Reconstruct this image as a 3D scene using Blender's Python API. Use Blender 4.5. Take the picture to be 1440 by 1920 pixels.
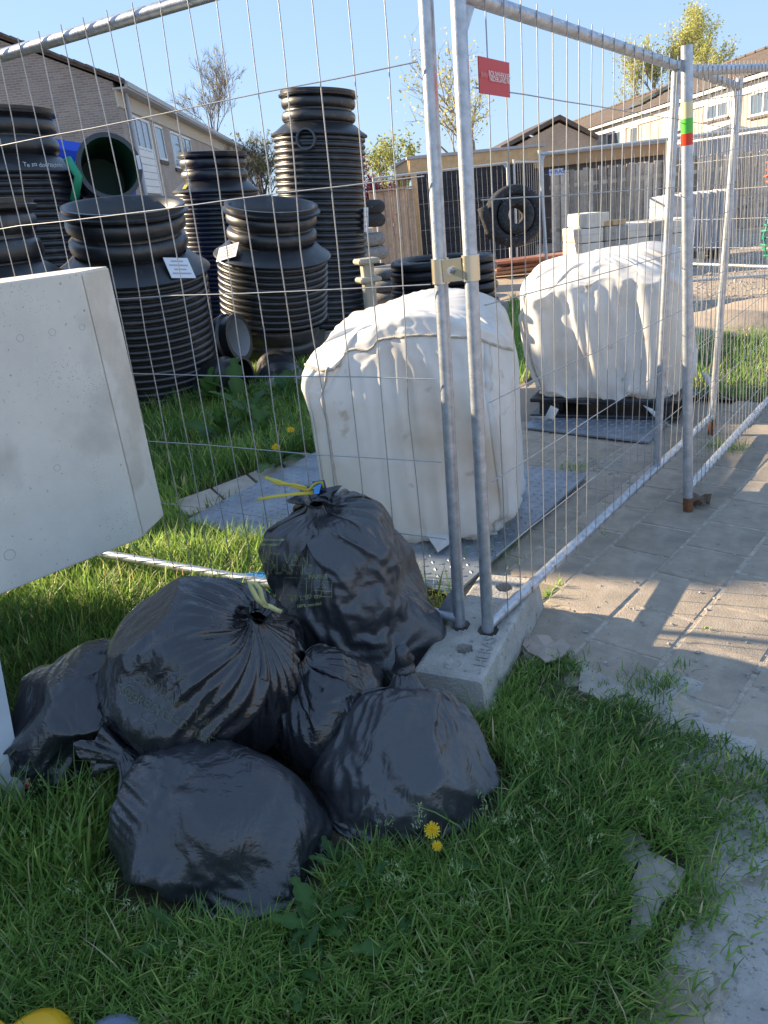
import bpy, bmesh, math, random
import numpy as np
from math import radians, sin, cos, pi, atan2, sqrt
from mathutils import Vector, Matrix, Quaternion
from mathutils.bvhtree import BVHTree

for o in list(bpy.data.objects):
    bpy.data.objects.remove(o)
SC = bpy.context.scene
COL = SC.collection

# ------------------------------------------------------------------ camera
FPX, TH, RO, H = 1442.0, radians(21.8), radians(6.2), 1.57
vF = np.array([0, cos(TH), -sin(TH)])
_R0 = np.array([1.0, 0, 0]); _U0 = np.array([0, sin(TH), cos(TH)])
vR = cos(RO) * _R0 - sin(RO) * _U0
vU = cos(RO) * _U0 + sin(RO) * _R0
CAM = np.array([0, 0, H])
cam = bpy.data.cameras.new('camera')
cam.sensor_fit = 'HORIZONTAL'; cam.sensor_width = 36.0
cam.lens = FPX / 1440 * 36.0
cam.clip_start = 0.05; cam.clip_end = 600
co = bpy.data.objects.new('camera', cam); COL.objects.link(co)
co.matrix_world = Matrix(((vR[0], vU[0], -vF[0], 0), (vR[1], vU[1], -vF[1], 0), (vR[2], vU[2], -vF[2], H), (0, 0, 0, 1)))
SC.camera = co

# ------------------------------------------------------------------ sky, sun, exposure
SUN_EL = radians(21.0)
SUN_AZ = radians(-66.0)             # clockwise from +Y
world = bpy.data.worlds.new('World'); SC.world = world; world.use_nodes = True
wn = world.node_tree
sky = wn.nodes.new('ShaderNodeTexSky'); sky.sky_type = 'NISHITA'; sky.sun_disc = False
sky.sun_elevation = SUN_EL; sky.sun_rotation = SUN_AZ
sky.air_density = 1.0; sky.dust_density = 0.3; sky.ozone_density = 2.0
# evens the whole dome out as the phone's tone curve does (same for every direction)
sgm = wn.nodes.new('ShaderNodeGamma'); sgm.inputs[1].default_value = .30
smx = wn.nodes.new('ShaderNodeMix'); smx.data_type = 'RGBA'; smx.blend_type = 'MULTIPLY'; smx.inputs['Factor'].default_value = 1
smx.inputs['B'].default_value = (.84, 1.10, 1.50, 1)
wn.links.new(sky.outputs[0], sgm.inputs[0]); wn.links.new(sgm.outputs[0], smx.inputs['A']); wn.links.new(smx.outputs['Result'], wn.nodes['Background'].inputs[0])
wn.nodes['Background'].inputs[1].default_value = 0.15
sun = bpy.data.lights.new('sun', 'SUN'); sun.energy = 4.2; sun.angle = radians(0.5); sun.color = (1.0, 0.80, 0.54)
so = bpy.data.objects.new('sun', sun); COL.objects.link(so)
SUNV = Vector((sin(SUN_AZ) * cos(SUN_EL), cos(SUN_AZ) * cos(SUN_EL), sin(SUN_EL)))
so.rotation_euler = SUNV.to_track_quat('Z', 'Y').to_euler()
so.location = (0, 0, 20)
SC.view_settings.view_transform = 'Standard'; SC.view_settings.look = 'None'
SC.view_settings.exposure = 1.62; SC.view_settings.gamma = 1.0; SC.view_settings.use_curve_mapping = False
SC.cycles.max_bounces = 6; SC.cycles.diffuse_bounces = 3; SC.cycles.glossy_bounces = 3; SC.cycles.transmission_bounces = 4; SC.cycles.caustics_reflective = False; SC.cycles.caustics_refractive = False

# ------------------------------------------------------------------ pixel helpers (photo pixels of a 1440x1920 frame)
def ray(x, y): return vF + (x - 720) / FPX * vR - (y - 960) / FPX * vU
def g(x, y, z=0.0):
    d = ray(x, y); return CAM + (z - H) / d[2] * d
def at(x, y, Y):
    d = ray(x, y); return CAM + d * (Y / d[1])
def onx(x, y, X):
    d = ray(x, y); return CAM + d * (X / d[0])
def pj(p):
    v = np.asarray(p) - CAM; w = v @ vF
    return 720 + FPX * (v @ vR) / w, 960 - FPX * (v @ vU) / w

# ------------------------------------------------------------------ object helpers
def tag(o, label=None, cat=None, group=None, kind=None):
    if label: o['label'] = label
    if cat: o['category'] = cat
    if group: o['group'] = group
    if kind: o['kind'] = kind
    return o
def link(o, parent=None):
    COL.objects.link(o)
    if parent is not None: o.parent = parent
    return o
def empty(name, loc=(0, 0, 0), label=None, cat=None, group=None):
    o = bpy.data.objects.new(name, None); o.empty_display_size = .1
    COL.objects.link(o); o.location = tuple(loc)
    return tag(o, label, cat, group)
def mesh(name, verts, faces, mat, parent=None, smooth=False, world=True):
    me = bpy.data.meshes.new(name)
    me.from_pydata([tuple(v) for v in verts], [], [tuple(f) for f in faces])
    if smooth: me.polygons.foreach_set('use_smooth', [True] * len(me.polygons))
    if mat is not None: me.materials.append(mat)
    me.update()
    o = bpy.data.objects.new(name, me)
    link(o, parent)
    if parent is not None and world:
        o.matrix_parent_inverse = Matrix.LocRotScale(parent_loc(parent), None, None).inverted()
    return o
def parent_loc(p):
    v = Vector((0, 0, 0))
    # only Empties carry a location; meshes are built in world coordinates
    return p.location.copy() if p.type == 'EMPTY' else v

class MB:
    """collects shapes, links them as one mesh (world coordinates)"""
    def __init__(s): s.v = []; s.f = []
    def add(s, V, F):
        n = len(s.v); s.v += [tuple(v) for v in V]; s.f += [tuple(i + n for i in f) for f in F]; return s
    def box(s, c, size, rot=None, bevel=0):
        hx, hy, hz = size[0] / 2, size[1] / 2, size[2] / 2
        if bevel:
            bm = bmesh.new(); bmesh.ops.create_cube(bm, size=1)
            bmesh.ops.scale(bm, vec=size, verts=bm.verts)
            bmesh.ops.bevel(bm, geom=bm.edges[:], offset=bevel, segments=1, affect='EDGES', profile=.5)
            bm.verts.index_update()
            V = [v.co.copy() for v in bm.verts]; F = [[v.index for v in f.verts] for f in bm.faces]; bm.free()
        else:
            V = [Vector((x, y, z)) for x in (-hx, hx) for y in (-hy, hy) for z in (-hz, hz)]
            F = [(0, 1, 3, 2), (4, 6, 7, 5), (0, 4, 5, 1), (2, 3, 7, 6), (0, 2, 6, 4), (1, 5, 7, 3)]
        if rot is not None: V = [rot @ v for v in V]
        c = Vector(c); return s.add([v + c for v in V], F)
    def bar(s, a, b, w, h, up=(0, 0, 1)):
        a = Vector(a); b = Vector(b); d = (b - a); L = d.length; d.normalize()
        u = Vector(up); x = d.cross(u)
        if x.length < 1e-4: x = Vector((1, 0, 0))
        x.normalize(); z = x.cross(d)
        R = Matrix((x, d, z)).transposed()
        return s.box((a + b) / 2, (w, L, h), R)
    def tube(s, pts, r, n=8, caps=True):
        pts = [Vector(p) for p in pts]; m = len(pts)
        rr = r if hasattr(r, '__len__') else [r] * m
        V = []; prev = None
        for i, p in enumerate(pts):
            d = (pts[min(i + 1, m - 1)] - pts[max(i - 1, 0)]).normalized()
            if prev is None:
                a = d.cross(Vector((0, 0, 1)) if abs(d.z) < .9 else Vector((1, 0, 0))).normalized()
            else:
                a = (prev - d * prev.dot(d))
                a = a.normalized() if a.length > 1e-6 else d.orthogonal().normalized()
            prev = a; b = d.cross(a)
            for k in range(n):
                t = 2 * pi * k / n; V.append(p + (a * cos(t) + b * sin(t)) * rr[i])
        F = [(i * n + k, i * n + (k + 1) % n, (i + 1) * n + (k + 1) % n, (i + 1) * n + k) for i in range(m - 1) for k in range(n)]
        if caps: F += [tuple(range(n))[::-1], tuple((m - 1) * n + k for k in range(n))]
        return s.add(V, F)
    def lathe(s, prof, c, n=48, rot=None):
        V = []
        for r, z in prof:
            for k in range(n):
                t = 2 * pi * k / n; v = Vector((cos(t) * r, sin(t) * r, z))
                V.append((rot @ v if rot is not None else v) + Vector(c))
        m = len(prof)
        F = [(i * n + k, i * n + (k + 1) % n, (i + 1) * n + (k + 1) % n, (i + 1) * n + k) for i in range(m - 1) for k in range(n)]
        return s.add(V, F)
    def prism(s, poly, z0, z1):
        n = len(poly)
        V = [(p[0], p[1], z0) for p in poly] + [(p[0], p[1], z1) for p in poly]
        F = [tuple(range(n))[::-1], tuple(range(n, 2 * n))] + [(i, (i + 1) % n, n + (i + 1) % n, n + i) for i in range(n)]
        return s.add(V, F)
    def build(s, name, mat, parent=None, smooth=False, auto=None):
        o = mesh(name, s.v, s.f, mat, parent, smooth)
        if auto:
            o.data.polygons.foreach_set('use_smooth', [True] * len(o.data.polygons))
            o.data.set_sharp_from_angle(angle=radians(auto))
        return o

def vnoise(p, seed):
    rng = np.random.RandomState(seed); T = rng.rand(32, 32, 32) * 2 - 1
    p = np.asarray(p, float)
    i = np.floor(p).astype(int); f = p - i; f = f * f * (3 - 2 * f); i &= 31; j = (i + 1) & 31
    x0, y0, z0 = i.T; x1, y1, z1 = j.T; fx, fy, fz = f.T
    L = lambda a, b, t: a + (b - a) * t
    return L(L(L(T[x0, y0, z0], T[x1, y0, z0], fx), L(T[x0, y1, z0], T[x1, y1, z0], fx), fy),
             L(L(T[x0, y0, z1], T[x1, y0, z1], fx), L(T[x0, y1, z1], T[x1, y1, z1], fx), fy), fz)

# ------------------------------------------------------------------ materials
MATS = {}
def mat(name, col, rough=.6, metal=0.0, var=0.0, vscale=8.0, bump=0.0, bscale=40.0, col2=None, spec=.5, detail=6,
        randobj=0.0, spots=None, spots2=None, pits=None, trans=0.0, coat=0.0):
    m = bpy.data.materials.new(name); m.use_nodes = True; MATS[name] = m
    nt = m.node_tree; N = nt.nodes; Lk = nt.links
    b = N['Principled BSDF']
    b.inputs['Roughness'].default_value = rough; b.inputs['Metallic'].default_value = metal
    b.inputs['Specular IOR Level'].default_value = spec
    b.inputs['Coat Weight'].default_value = coat
    tc = N.new('ShaderNodeTexCoord')
    cur = None
    rgb = N.new('ShaderNodeRGB'); rgb.outputs[0].default_value = (*col, 1); cur = rgb.outputs[0]
    if var or col2:
        no = N.new('ShaderNodeTexNoise'); no.inputs['Scale'].default_value = vscale; no.inputs['Detail'].default_value = detail
        no.inputs['Roughness'].default_value = .65
        Lk.new(tc.outputs['Object'], no.inputs['Vector'])
        rp = N.new('ShaderNodeValToRGB'); rp.color_ramp.elements[0].position = .32; rp.color_ramp.elements[1].position = .68
        c2 = col2 if col2 else tuple(min(1, c * (1 + var)) for c in col)
        c1 = col if col2 else tuple(c * (1 - var) for c in col)
        rp.color_ramp.elements[0].color = (*c1, 1); rp.color_ramp.elements[1].color = (*c2, 1)
        Lk.new(no.outputs['Fac'], rp.inputs['Fac']); cur = rp.outputs['Color']
    if pits:
        pcol, pscale, rad = pits
        vo = N.new('ShaderNodeTexVoronoi'); vo.inputs['Scale'].default_value = pscale; Lk.new(tc.outputs['Object'], vo.inputs['Vector'])
        w_ = N.new('ShaderNodeTexNoise'); w_.inputs['Scale'].default_value = 3.0; Lk.new(tc.outputs['Object'], w_.inputs['Vector'])
        m1 = N.new('ShaderNodeMapRange'); m1.inputs['From Min'].default_value = .45; m1.inputs['From Max'].default_value = .7; m1.inputs['To Max'].default_value = rad
        Lk.new(w_.outputs['Fac'], m1.inputs['Value'])
        lt = N.new('ShaderNodeMath'); lt.operation = 'LESS_THAN'; Lk.new(vo.outputs['Distance'], lt.inputs[0]); Lk.new(m1.outputs['Result'], lt.inputs[1])
        mx = N.new('ShaderNodeMix'); mx.data_type = 'RGBA'; Lk.new(lt.outputs[0], mx.inputs['Factor']); Lk.new(cur, mx.inputs['A']); mx.inputs['B'].default_value = (*pcol, 1); cur = mx.outputs['Result']
    for sp1 in (spots, spots2):
        if not sp1: continue
        scol, sscale, lo, hi = sp1
        no = N.new('ShaderNodeTexNoise'); no.inputs['Scale'].default_value = sscale; no.inputs['Detail'].default_value = 8
        Lk.new(tc.outputs['Object'], no.inputs['Vector'])
        rp = N.new('ShaderNodeMapRange'); rp.inputs['From Min'].default_value = lo; rp.inputs['From Max'].default_value = hi
        Lk.new(no.outputs['Fac'], rp.inputs['Value'])
        mx = N.new('ShaderNodeMix'); mx.data_type = 'RGBA'
        Lk.new(rp.outputs['Result'], mx.inputs['Factor']); Lk.new(cur, mx.inputs['A']); mx.inputs['B'].default_value = (*scol, 1)
        cur = mx.outputs['Result']
    if randobj:
        oi = N.new('ShaderNodeObjectInfo'); hs = N.new('ShaderNodeHueSaturation')
        mr = N.new('ShaderNodeMapRange'); mr.inputs['To Min'].default_value = 1 - randobj; mr.inputs['To Max'].default_value = 1 + randobj
        Lk.new(oi.outputs['Random'], mr.inputs['Value']); Lk.new(mr.outputs['Result'], hs.inputs['Value']); Lk.new(cur, hs.inputs['Color'])
        cur = hs.outputs['Color']
    Lk.new(cur, b.inputs['Base Color'])
    if bump:
        nb = N.new('ShaderNodeTexNoise'); nb.inputs['Scale'].default_value = bscale; nb.inputs['Detail'].default_value = 5
        Lk.new(tc.outputs['Object'], nb.inputs['Vector'])
        bp = N.new('ShaderNodeBump'); bp.inputs['Strength'].default_value = bump; bp.inputs['Distance'].default_value = .01
        Lk.new(nb.outputs['Fac'], bp.inputs['Height']); Lk.new(bp.outputs['Normal'], b.inputs['Normal'])
    if trans:
        t = N.new('ShaderNodeBsdfTranslucent'); mx = N.new('ShaderNodeMixShader'); mx.inputs[0].default_value = trans
        Lk.new(cur, t.inputs['Color']); Lk.new(b.outputs[0], mx.inputs[1]); Lk.new(t.outputs[0], mx.inputs[2])
        Lk.new(mx.outputs[0], N['Material Output'].inputs['Surface'])
    return m

def leafmat(name, trans=.45):
    m = bpy.data.materials.new(name); m.use_nodes = True; MATS[name] = m
    nt = m.node_tree; N = nt.nodes; Lk = nt.links; b = N['Principled BSDF']
    a = N.new('ShaderNodeAttribute'); a.attribute_name = 'col'
    b.inputs['Roughness'].default_value = .45; b.inputs['Specular IOR Level'].default_value = .35
    t = N.new('ShaderNodeBsdfTranslucent'); mx = N.new('ShaderNodeMixShader'); mx.inputs[0].default_value = trans
    Lk.new(a.outputs['Color'], b.inputs['Base Color'])
    hs = N.new('ShaderNodeHueSaturation'); hs.inputs['Value'].default_value = 1.5; hs.inputs['Hue'].default_value = .485
    Lk.new(a.outputs['Color'], hs.inputs['Color']); Lk.new(hs.outputs['Color'], t.inputs['Color'])
    Lk.new(b.outputs[0], mx.inputs[1]); Lk.new(t.outputs[0], mx.inputs[2])
    Lk.new(mx.outputs[0], N['Material Output'].inputs['Surface'])
    return m

def brickmat(name, c1, c2, mortar, w=.22, h=.0625, msize=.012):
    m = bpy.data.materials.new(name); m.use_nodes = True; MATS[name] = m
    nt = m.node_tree; N = nt.nodes; Lk = nt.links; b = N['Principled BSDF']; b.inputs['Roughness'].default_value = .85
    tc = N.new('ShaderNodeTexCoord'); sp = N.new('ShaderNodeSeparateXYZ'); ad = N.new('ShaderNodeMath'); ad.operation = 'ADD'
    cb = N.new('ShaderNodeCombineXYZ')
    Lk.new(tc.outputs['Object'], sp.inputs[0]); Lk.new(sp.outputs[0], ad.inputs[0]); Lk.new(sp.outputs[1], ad.inputs[1])
    Lk.new(ad.outputs[0], cb.inputs[0]); Lk.new(sp.outputs[2], cb.inputs[1])
    br = N.new('ShaderNodeTexBrick'); br.inputs['Scale'].default_value = 1
    br.inputs['Brick Width'].default_value = w; br.inputs['Row Height'].default_value = h
    br.inputs['Mortar Size'].default_value = msize; br.inputs['Mortar Smooth'].default_value = .3
    br.inputs['Color1'].default_value = (*c1, 1); br.inputs['Color2'].default_value = (*c2, 1); br.inputs['Mortar'].default_value = (*mortar, 1)
    Lk.new(cb.outputs[0], br.inputs['Vector'])
    no = N.new('ShaderNodeTexNoise'); no.inputs['Scale'].default_value = 1.3; no.inputs['Detail'].default_value = 6
    Lk.new(tc.outputs['Object'], no.inputs['Vector'])
    mr = N.new('ShaderNodeMapRange'); mr.inputs['To Min'].default_value = .7; mr.inputs['To Max'].default_value = 1.3
    Lk.new(no.outputs['Fac'], mr.inputs['Value'])
    hs = N.new('ShaderNodeHueSaturation'); Lk.new(mr.outputs['Result'], hs.inputs['Value']); Lk.new(br.outputs['Color'], hs.inputs['Color'])
    Lk.new(hs.outputs['Color'], b.inputs['Base Color'])
    bp = N.new('ShaderNodeBump'); bp.inputs['Strength'].default_value = .5; bp.inputs['Distance'].default_value = .01; bp.invert = True
    Lk.new(br.outputs['Fac'], bp.inputs['Height']); Lk.new(bp.outputs['Normal'], b.inputs['Normal'])
    return m

def bagmat(name, col, rough):
    """thin plastic film: fine crinkles over the modelled folds"""
    m = mat(name, col, rough, spec=.9)
    nt = m.node_tree; N = nt.nodes; Lk = nt.links; b = N['Principled BSDF']
    tc = [n for n in N if n.type == 'TEX_COORD'][0]
    n1 = N.new('ShaderNodeTexNoise'); n1.inputs['Scale'].default_value = 16; n1.inputs['Detail'].default_value = 3; n1.inputs['Distortion'].default_value = 1.2
    n2 = N.new('ShaderNodeTexNoise'); n2.noise_type = 'RIDGED_MULTIFRACTAL'; n2.inputs['Scale'].default_value = 7.0; n2.inputs['Detail'].default_value = 3; n2.inputs['Roughness'].default_value = .55; n2.inputs['Distortion'].default_value = .6
    mp = N.new('ShaderNodeMapping'); mp.inputs['Scale'].default_value = (1, 1, .45); mp.inputs['Rotation'].default_value = (.5, .9, .2)
    Lk.new(tc.outputs['Object'], mp.inputs[0]); Lk.new(mp.outputs[0], n1.inputs['Vector'])
    n3 = N.new('ShaderNodeMixRGB'); n3.inputs[0].default_value = .12
    Lk.new(mp.outputs[0], n3.inputs[1]); Lk.new(n1.outputs['Color'], n3.inputs[2]); Lk.new(n3.outputs[0], n2.inputs['Vector'])
    ad = N.new('ShaderNodeMath'); ad.operation = 'MULTIPLY_ADD'; ad.inputs[1].default_value = .55
    Lk.new(n2.outputs['Fac'], ad.inputs[0]); Lk.new(n1.outputs['Fac'], ad.inputs[2])
    bp = N.new('ShaderNodeBump'); bp.inputs['Strength'].default_value = .6; bp.inputs['Distance'].default_value = .012
    Lk.new(ad.outputs[0], bp.inputs['Height'])
    mp2 = N.new('ShaderNodeMapping'); mp2.inputs['Scale'].default_value = (26, 90, 60); mp2.inputs['Rotation'].default_value = (.3, .4, .9)
    n5 = N.new('ShaderNodeTexNoise'); n5.inputs['Scale'].default_value = 1.0; n5.inputs['Detail'].default_value = 2; n5.inputs['Distortion'].default_value = .8
    Lk.new(tc.outputs['Object'], mp2.inputs[0]); Lk.new(mp2.outputs[0], n5.inputs['Vector'])
    bp2 = N.new('ShaderNodeBump'); bp2.inputs['Strength'].default_value = .38; bp2.inputs['Distance'].default_value = .004
    Lk.new(n5.outputs['Fac'], bp2.inputs['Height']); Lk.new(bp.outputs['Normal'], bp2.inputs['Normal']); Lk.new(bp2.outputs['Normal'], b.inputs['Normal'])
    # dusty film
    n4 = N.new('ShaderNodeTexNoise'); n4.inputs['Scale'].default_value = 5; n4.inputs['Detail'].default_value = 8
    Lk.new(tc.outputs['Object'], n4.inputs['Vector'])
    mr = N.new('ShaderNodeMapRange'); mr.inputs['From Min'].default_value = .35; mr.inputs['From Max'].default_value = .75
    mr.inputs['To Min'].default_value = rough * .75; mr.inputs['To Max'].default_value = rough * 1.6
    Lk.new(n4.outputs['Fac'], mr.inputs['Value']); Lk.new(mr.outputs['Result'], b.inputs['Roughness'])
    return m

galv = mat('galvanized', (.50, .53, .57), .42, .75, var=.22, vscale=30, bump=.08, bscale=120)
galvlt = mat('galvanized_pale', (.60, .62, .62), .5, .45, var=.12, vscale=25, spots=((.30, .24, .2), 60, .68, .74))
wirem = mat('wire_steel', (.40, .41, .42), .45, .6, var=.15, vscale=60)
rust = mat('rust', (.22, .09, .04), .9, .0, var=.4, vscale=60, bump=.5, bscale=150)
brass = mat('yellow_zinc', (.78, .66, .38), .3, .9, col2=(.66, .62, .60), vscale=18)
concrete = mat('concrete', (.82, .76, .65), .85, var=.07, vscale=4, bump=.12, bscale=160, spots=((.34, .32, .28), 70, .66, .76), spots2=((.52, .48, .41), 2.6, .56, .74), pits=((.22, .21, .19), 130, .22))
concrete2 = mat('concrete_rough', (.44, .41, .365), .92, var=.2, vscale=10, bump=.5, bscale=110, spots=((.16, .15, .13), 30, .62, .75))
slabm = mat('paving_concrete', (.40, .335, .262), .9, var=.14, vscale=14, bump=.4, bscale=220, randobj=.12, spots2=((.26, .225, .185), 5, .54, .72), spots=((.42, .40, .37), 22, .64, .74))
slabbrown = mat('paving_edge', (.37, .335, .285), .9, var=.16, vscale=9, bump=.4, bscale=200, randobj=.08)
jointm = mat('joint_sand', (.47, .405, .325), .95, var=.3, vscale=30, bump=.6, bscale=260)
sandm = mat('sand', (.42, .39, .35), .95, var=.22, vscale=7, bump=.7, bscale=90, spots=((.12, .11, .10), 55, .60, .70))
groundm = mat('site_ground', (.42, .34, .26), .95, var=.25, vscale=1.2, bump=.9, bscale=9, spots=((.20, .17, .14), 5, .58, .75), detail=10)
soil = mat('soil', (.075, .065, .035), .95, var=.5, vscale=20, bump=.8, bscale=60)
blackp = mat('black_plastic', (.017, .018, .021), .38, var=.25, vscale=3, spec=.8, bump=.04, bscale=30, spots=((.10, .092, .08), 6, .56, .84), spots2=((.08, .075, .066), 40, .64, .76))
blackrub = mat('black_drain_pipe', (.012, .012, .014), .38, var=.2, vscale=5)
geotex = mat('geotextile', (.045, .045, .047), .95, var=.4, vscale=25, bump=.8, bscale=60, spots=((.16, .155, .15), 22, .58, .74))
geotexlt = mat('geotextile_pale', (.30, .29, .27), .95, var=.3, vscale=20, bump=.6, bscale=60)
bagA = bagmat('bag_film', (.026, .028, .034), .29)
bagC = bagmat('bag_film_grey', (.050, .051, .056), .32)
bagB = bagmat('bag_film_glossy', (.018, .019, .023), .23)
woven = mat('woven_polypropylene', (.86, .85, .82), .5, var=.03, vscale=4, bump=.5, bscale=13, spots=((.66, .57, .46), 2.6, .52, .76), spots2=((.50, .42, .33), 11, .66, .80), trans=.26)
nt_ = woven.node_tree; N_w = nt_.nodes; tc_w = [n for n in N_w if n.type == 'TEX_COORD'][0]; bp_w = [n for n in N_w if n.type == 'BUMP'][0]
rw = N_w.new('ShaderNodeTexNoise'); rw.noise_type = 'RIDGED_MULTIFRACTAL'; rw.inputs['Scale'].default_value = 3.2; rw.inputs['Detail'].default_value = 4; rw.inputs['Roughness'].default_value = .6; rw.inputs['Distortion'].default_value = .8
nt_.links.new(tc_w.outputs['Object'], rw.inputs['Vector']); nt_.links.new(rw.outputs['Fac'], bp_w.inputs['Height'])
bp_w.inputs['Strength'].default_value = .55; bp_w.inputs['Distance'].default_value = .02
wovent = mat('woven_hem', (.55, .49, .41), .8, var=.25, vscale=30, bump=.4, bscale=200)
steelpl = mat('chequer_plate', (.27, .31, .36), .45, .35, var=.25, vscale=6, bump=.08, bscale=90, spots=((.42, .40, .36), 4, .58, .75))
woodn = mat('pale_timber', (.62, .42, .21), .6, var=.15, vscale=8)
woodo = mat('orange_timber', (.50, .22, .07), .6, var=.2, vscale=8)
woodg = mat('weathered_timber', (.58, .48, .38), .85, var=.25, vscale=6, randobj=.42, spots=((.12, .09, .07), 12, .62, .75))
woodb = mat('light_fence_board', (.46, .34, .24), .8, var=.2, vscale=6, randobj=.12, spots=((.16, .09, .05), 9, .66, .74))
blackw = mat('black_stained_boards', (.020, .022, .030), .7, var=.2, vscale=5, randobj=.2)
bark = mat('bark', (.16, .12, .09), .9, var=.3, vscale=6, bump=.5, bscale=20)
barkpale = mat('pale_bark', (.34, .29, .23), .9, var=.25, vscale=5, bump=.5, bscale=20)
brickg = brickmat('grey_brick', (.33, .285, .245), (.24, .205, .18), (.38, .345, .31))
brickb = brickmat('beige_brick', (.56, .46, .34), (.50, .40, .29), (.56, .50, .42))
brickl = brickmat('tan_brick', (.40, .34, .28), (.34, .29, .24), (.44, .40, .36))
rooft = mat('roof_tile', (.115, .095, .085), .8, var=.25, vscale=3, bump=.2, bscale=20)
rooftan = mat('roof_tile_brown', (.14, .112, .095), .8, var=.25, vscale=2, bump=.2, bscale=20)
whitep = mat('white_paint', (.80, .80, .78), .45, var=.03, vscale=3)
greyp = mat('grey_paint', (.42, .42, .42), .5)
glass = mat('window_glass', (.10, .14, .19), .04, spec=1.0, var=.3, vscale=.5)
darkglass = mat('solar_panel', (.03, .04, .07), .12, spec=.8)
redp = mat('sign_red', (.62, .06, .055), .45)
whitel = mat('print_white', (.85, .84, .82), .5)
bluel = mat('print_blue', (.08, .12, .55), .5)
yellowp = mat('yellow_plastic', (.80, .68, .10), .4, trans=.25)
yellowpale = mat('pale_yellow_plastic', (.72, .72, .34), .4, trans=.25)
yellowh = mat('yellow_hard_plastic', (.80, .44, .02), .3)
bluegrey = mat('blue_grey_plastic', (.17, .20, .30), .5)
blueb = mat('blue_package', (.03, .30, .75), .35)
bluetarp = mat('blue_tarp', (.02, .09, .62), .45, bump=.5, bscale=8)
redpk = mat('red_package', (.55, .03, .07), .35)
greenp = mat('green_plastic', (.02, .33, .16), .4)
orangep = mat('orange_net', (.70, .13, .05), .5)
greenin = mat('green_liner', (.012, .07, .035), .5)
greylin = mat('grey_liner', (.42, .43, .44), .5)
cardb = mat('cardboard', (.42, .34, .28), .9, var=.12, vscale=20, bump=.2, bscale=60)
paper = mat('paper', (.78, .80, .84), .6)
printout = mat('bag_print', (.42, .48, .22), .5)
dandy = mat('dandelion_yellow', (.85, .55, .01), .6, trans=.2)
bandy = mat('band_yellow', (.85, .74, .42), .4)
bandg = mat('band_green', (.12, .62, .07), .35)
bandr = mat('band_red', (.80, .05, .01), .3)
chalk = mat('chalk_marker', (.75, .75, .72), .8)
grassm = leafmat('grass_blade'); leafm = leafmat('leaf')

# ================================================================== SETTING
gv = [(-160, -40, -.03), (200, -40, -.03), (200, 260, -.03), (-160, 260, -.03)]
tag(mesh('ground', gv, [(0, 1, 2, 3)], groundm), kind='structure')

# paving: bed of sand with single concrete tiles in half bond
pave_poly = [tuple(p[:2]) for p in (g(800, 1230), g(820, 1000), g(960, 790), g(1290, 768), g(1440, 752), g(1700, 700), g(2100, 1000), g(2100, 1500), g(1500, 2050), g(1000, 1700), g(900, 1400))]
def inside(x, y, poly):
    x = np.asarray(x, float); y = np.asarray(y, float); r = np.zeros(x.shape, bool); n = len(poly); j = n - 1
    for i in range(n):
        xi, yi = poly[i]; xj, yj = poly[j]
        c = ((yi > y) != (yj > y)) & (x < (xj - xi) * (y - yi) / ((yj - yi) or 1e-9) + xi)
        r ^= c; j = i
    return r
pav = tag(mesh('pavement', [(p[0], p[1], -.0066) for p in pave_poly], [tuple(range(len(pave_poly)))], jointm), kind='structure')
rs = random.Random(5)
TA, TB = .311, .279
ax = Vector((.676, .737, 0)); bx_ = Vector((.737, -.676, 0)); o0 = Vector((1.126, 2.907, 0))
def tile_mesh(seed):
    r = random.Random(seed); mb = MB(); mb.box((0, 0, 0), (TA - .012, TB - .012, .05), None, .006)
    vs = [Vector(v) for v in mb.v]
    for v in vs:
        v.x += r.uniform(-.0025, .0025); v.y += r.uniform(-.0025, .0025)
    me = bpy.data.meshes.new('paving_slab'); me.from_pydata(vs, [], mb.f); me.materials.append(slabm); return me
tms = [tile_mesh(i) for i in range(5)]
RT = Matrix((ax, -bx_, Vector((0, 0, 1)))).transposed().to_euler()
for i in range(-16, 24):
    for k in range(-16, 14):
        c = o0 + ax * ((i + .5 + (.5 if k % 2 else 0)) * TA) + bx_ * ((k + .5) * TB)
        if inside([c.x], [c.y], pave_poly)[0] and c.x < 4.8:
            o = bpy.data.objects.new('paving_slab', rs.choice(tms)); link(o, pav)
            o.location = (c.x, c.y, -.0275 + rs.uniform(-.003, .002))
            o.rotation_euler = (rs.uniform(-.006, .006), rs.uniform(-.006, .006), RT.z + rs.uniform(-.006, .006))

# sandy path lower right
path_poly = [g(*p) for p in ((1440, 1365), (1310, 1345), (1230, 1285), (1120, 1290), (1080, 1240), (1000, 1250), (1040, 1400), (1130, 1500), (1120, 1650), (1090, 1800), (1060, 1990), (1300, 2200), (1900, 2100), (1800, 1500), (1560, 1400))]
pp_ = [(p[0], p[1]) for p in path_poly]; xs_ = np.linspace(min(p[0] for p in pp_), max(p[0] for p in pp_), 90); ys_ = np.linspace(min(p[1] for p in pp_), max(p[1] for p in pp_), 110)
PX, PY = np.meshgrid(xs_, ys_, indexing='ij'); px_, py_ = PX.ravel(), PY.ravel(); ins = inside(px_, py_, pp_); dd_ = np.full(px_.shape, 9.0)
for a_, b_ in zip(pp_, pp_[1:] + pp_[:1]):
    a_, b_ = np.array(a_), np.array(b_); ab = b_ - a_; t_ = np.clip(((px_ - a_[0]) * ab[0] + (py_ - a_[1]) * ab[1]) / (ab @ ab), 0, 1)
    dd_ = np.minimum(dd_, np.hypot(px_ - a_[0] - t_ * ab[0], py_ - a_[1] - t_ * ab[1]))
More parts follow.
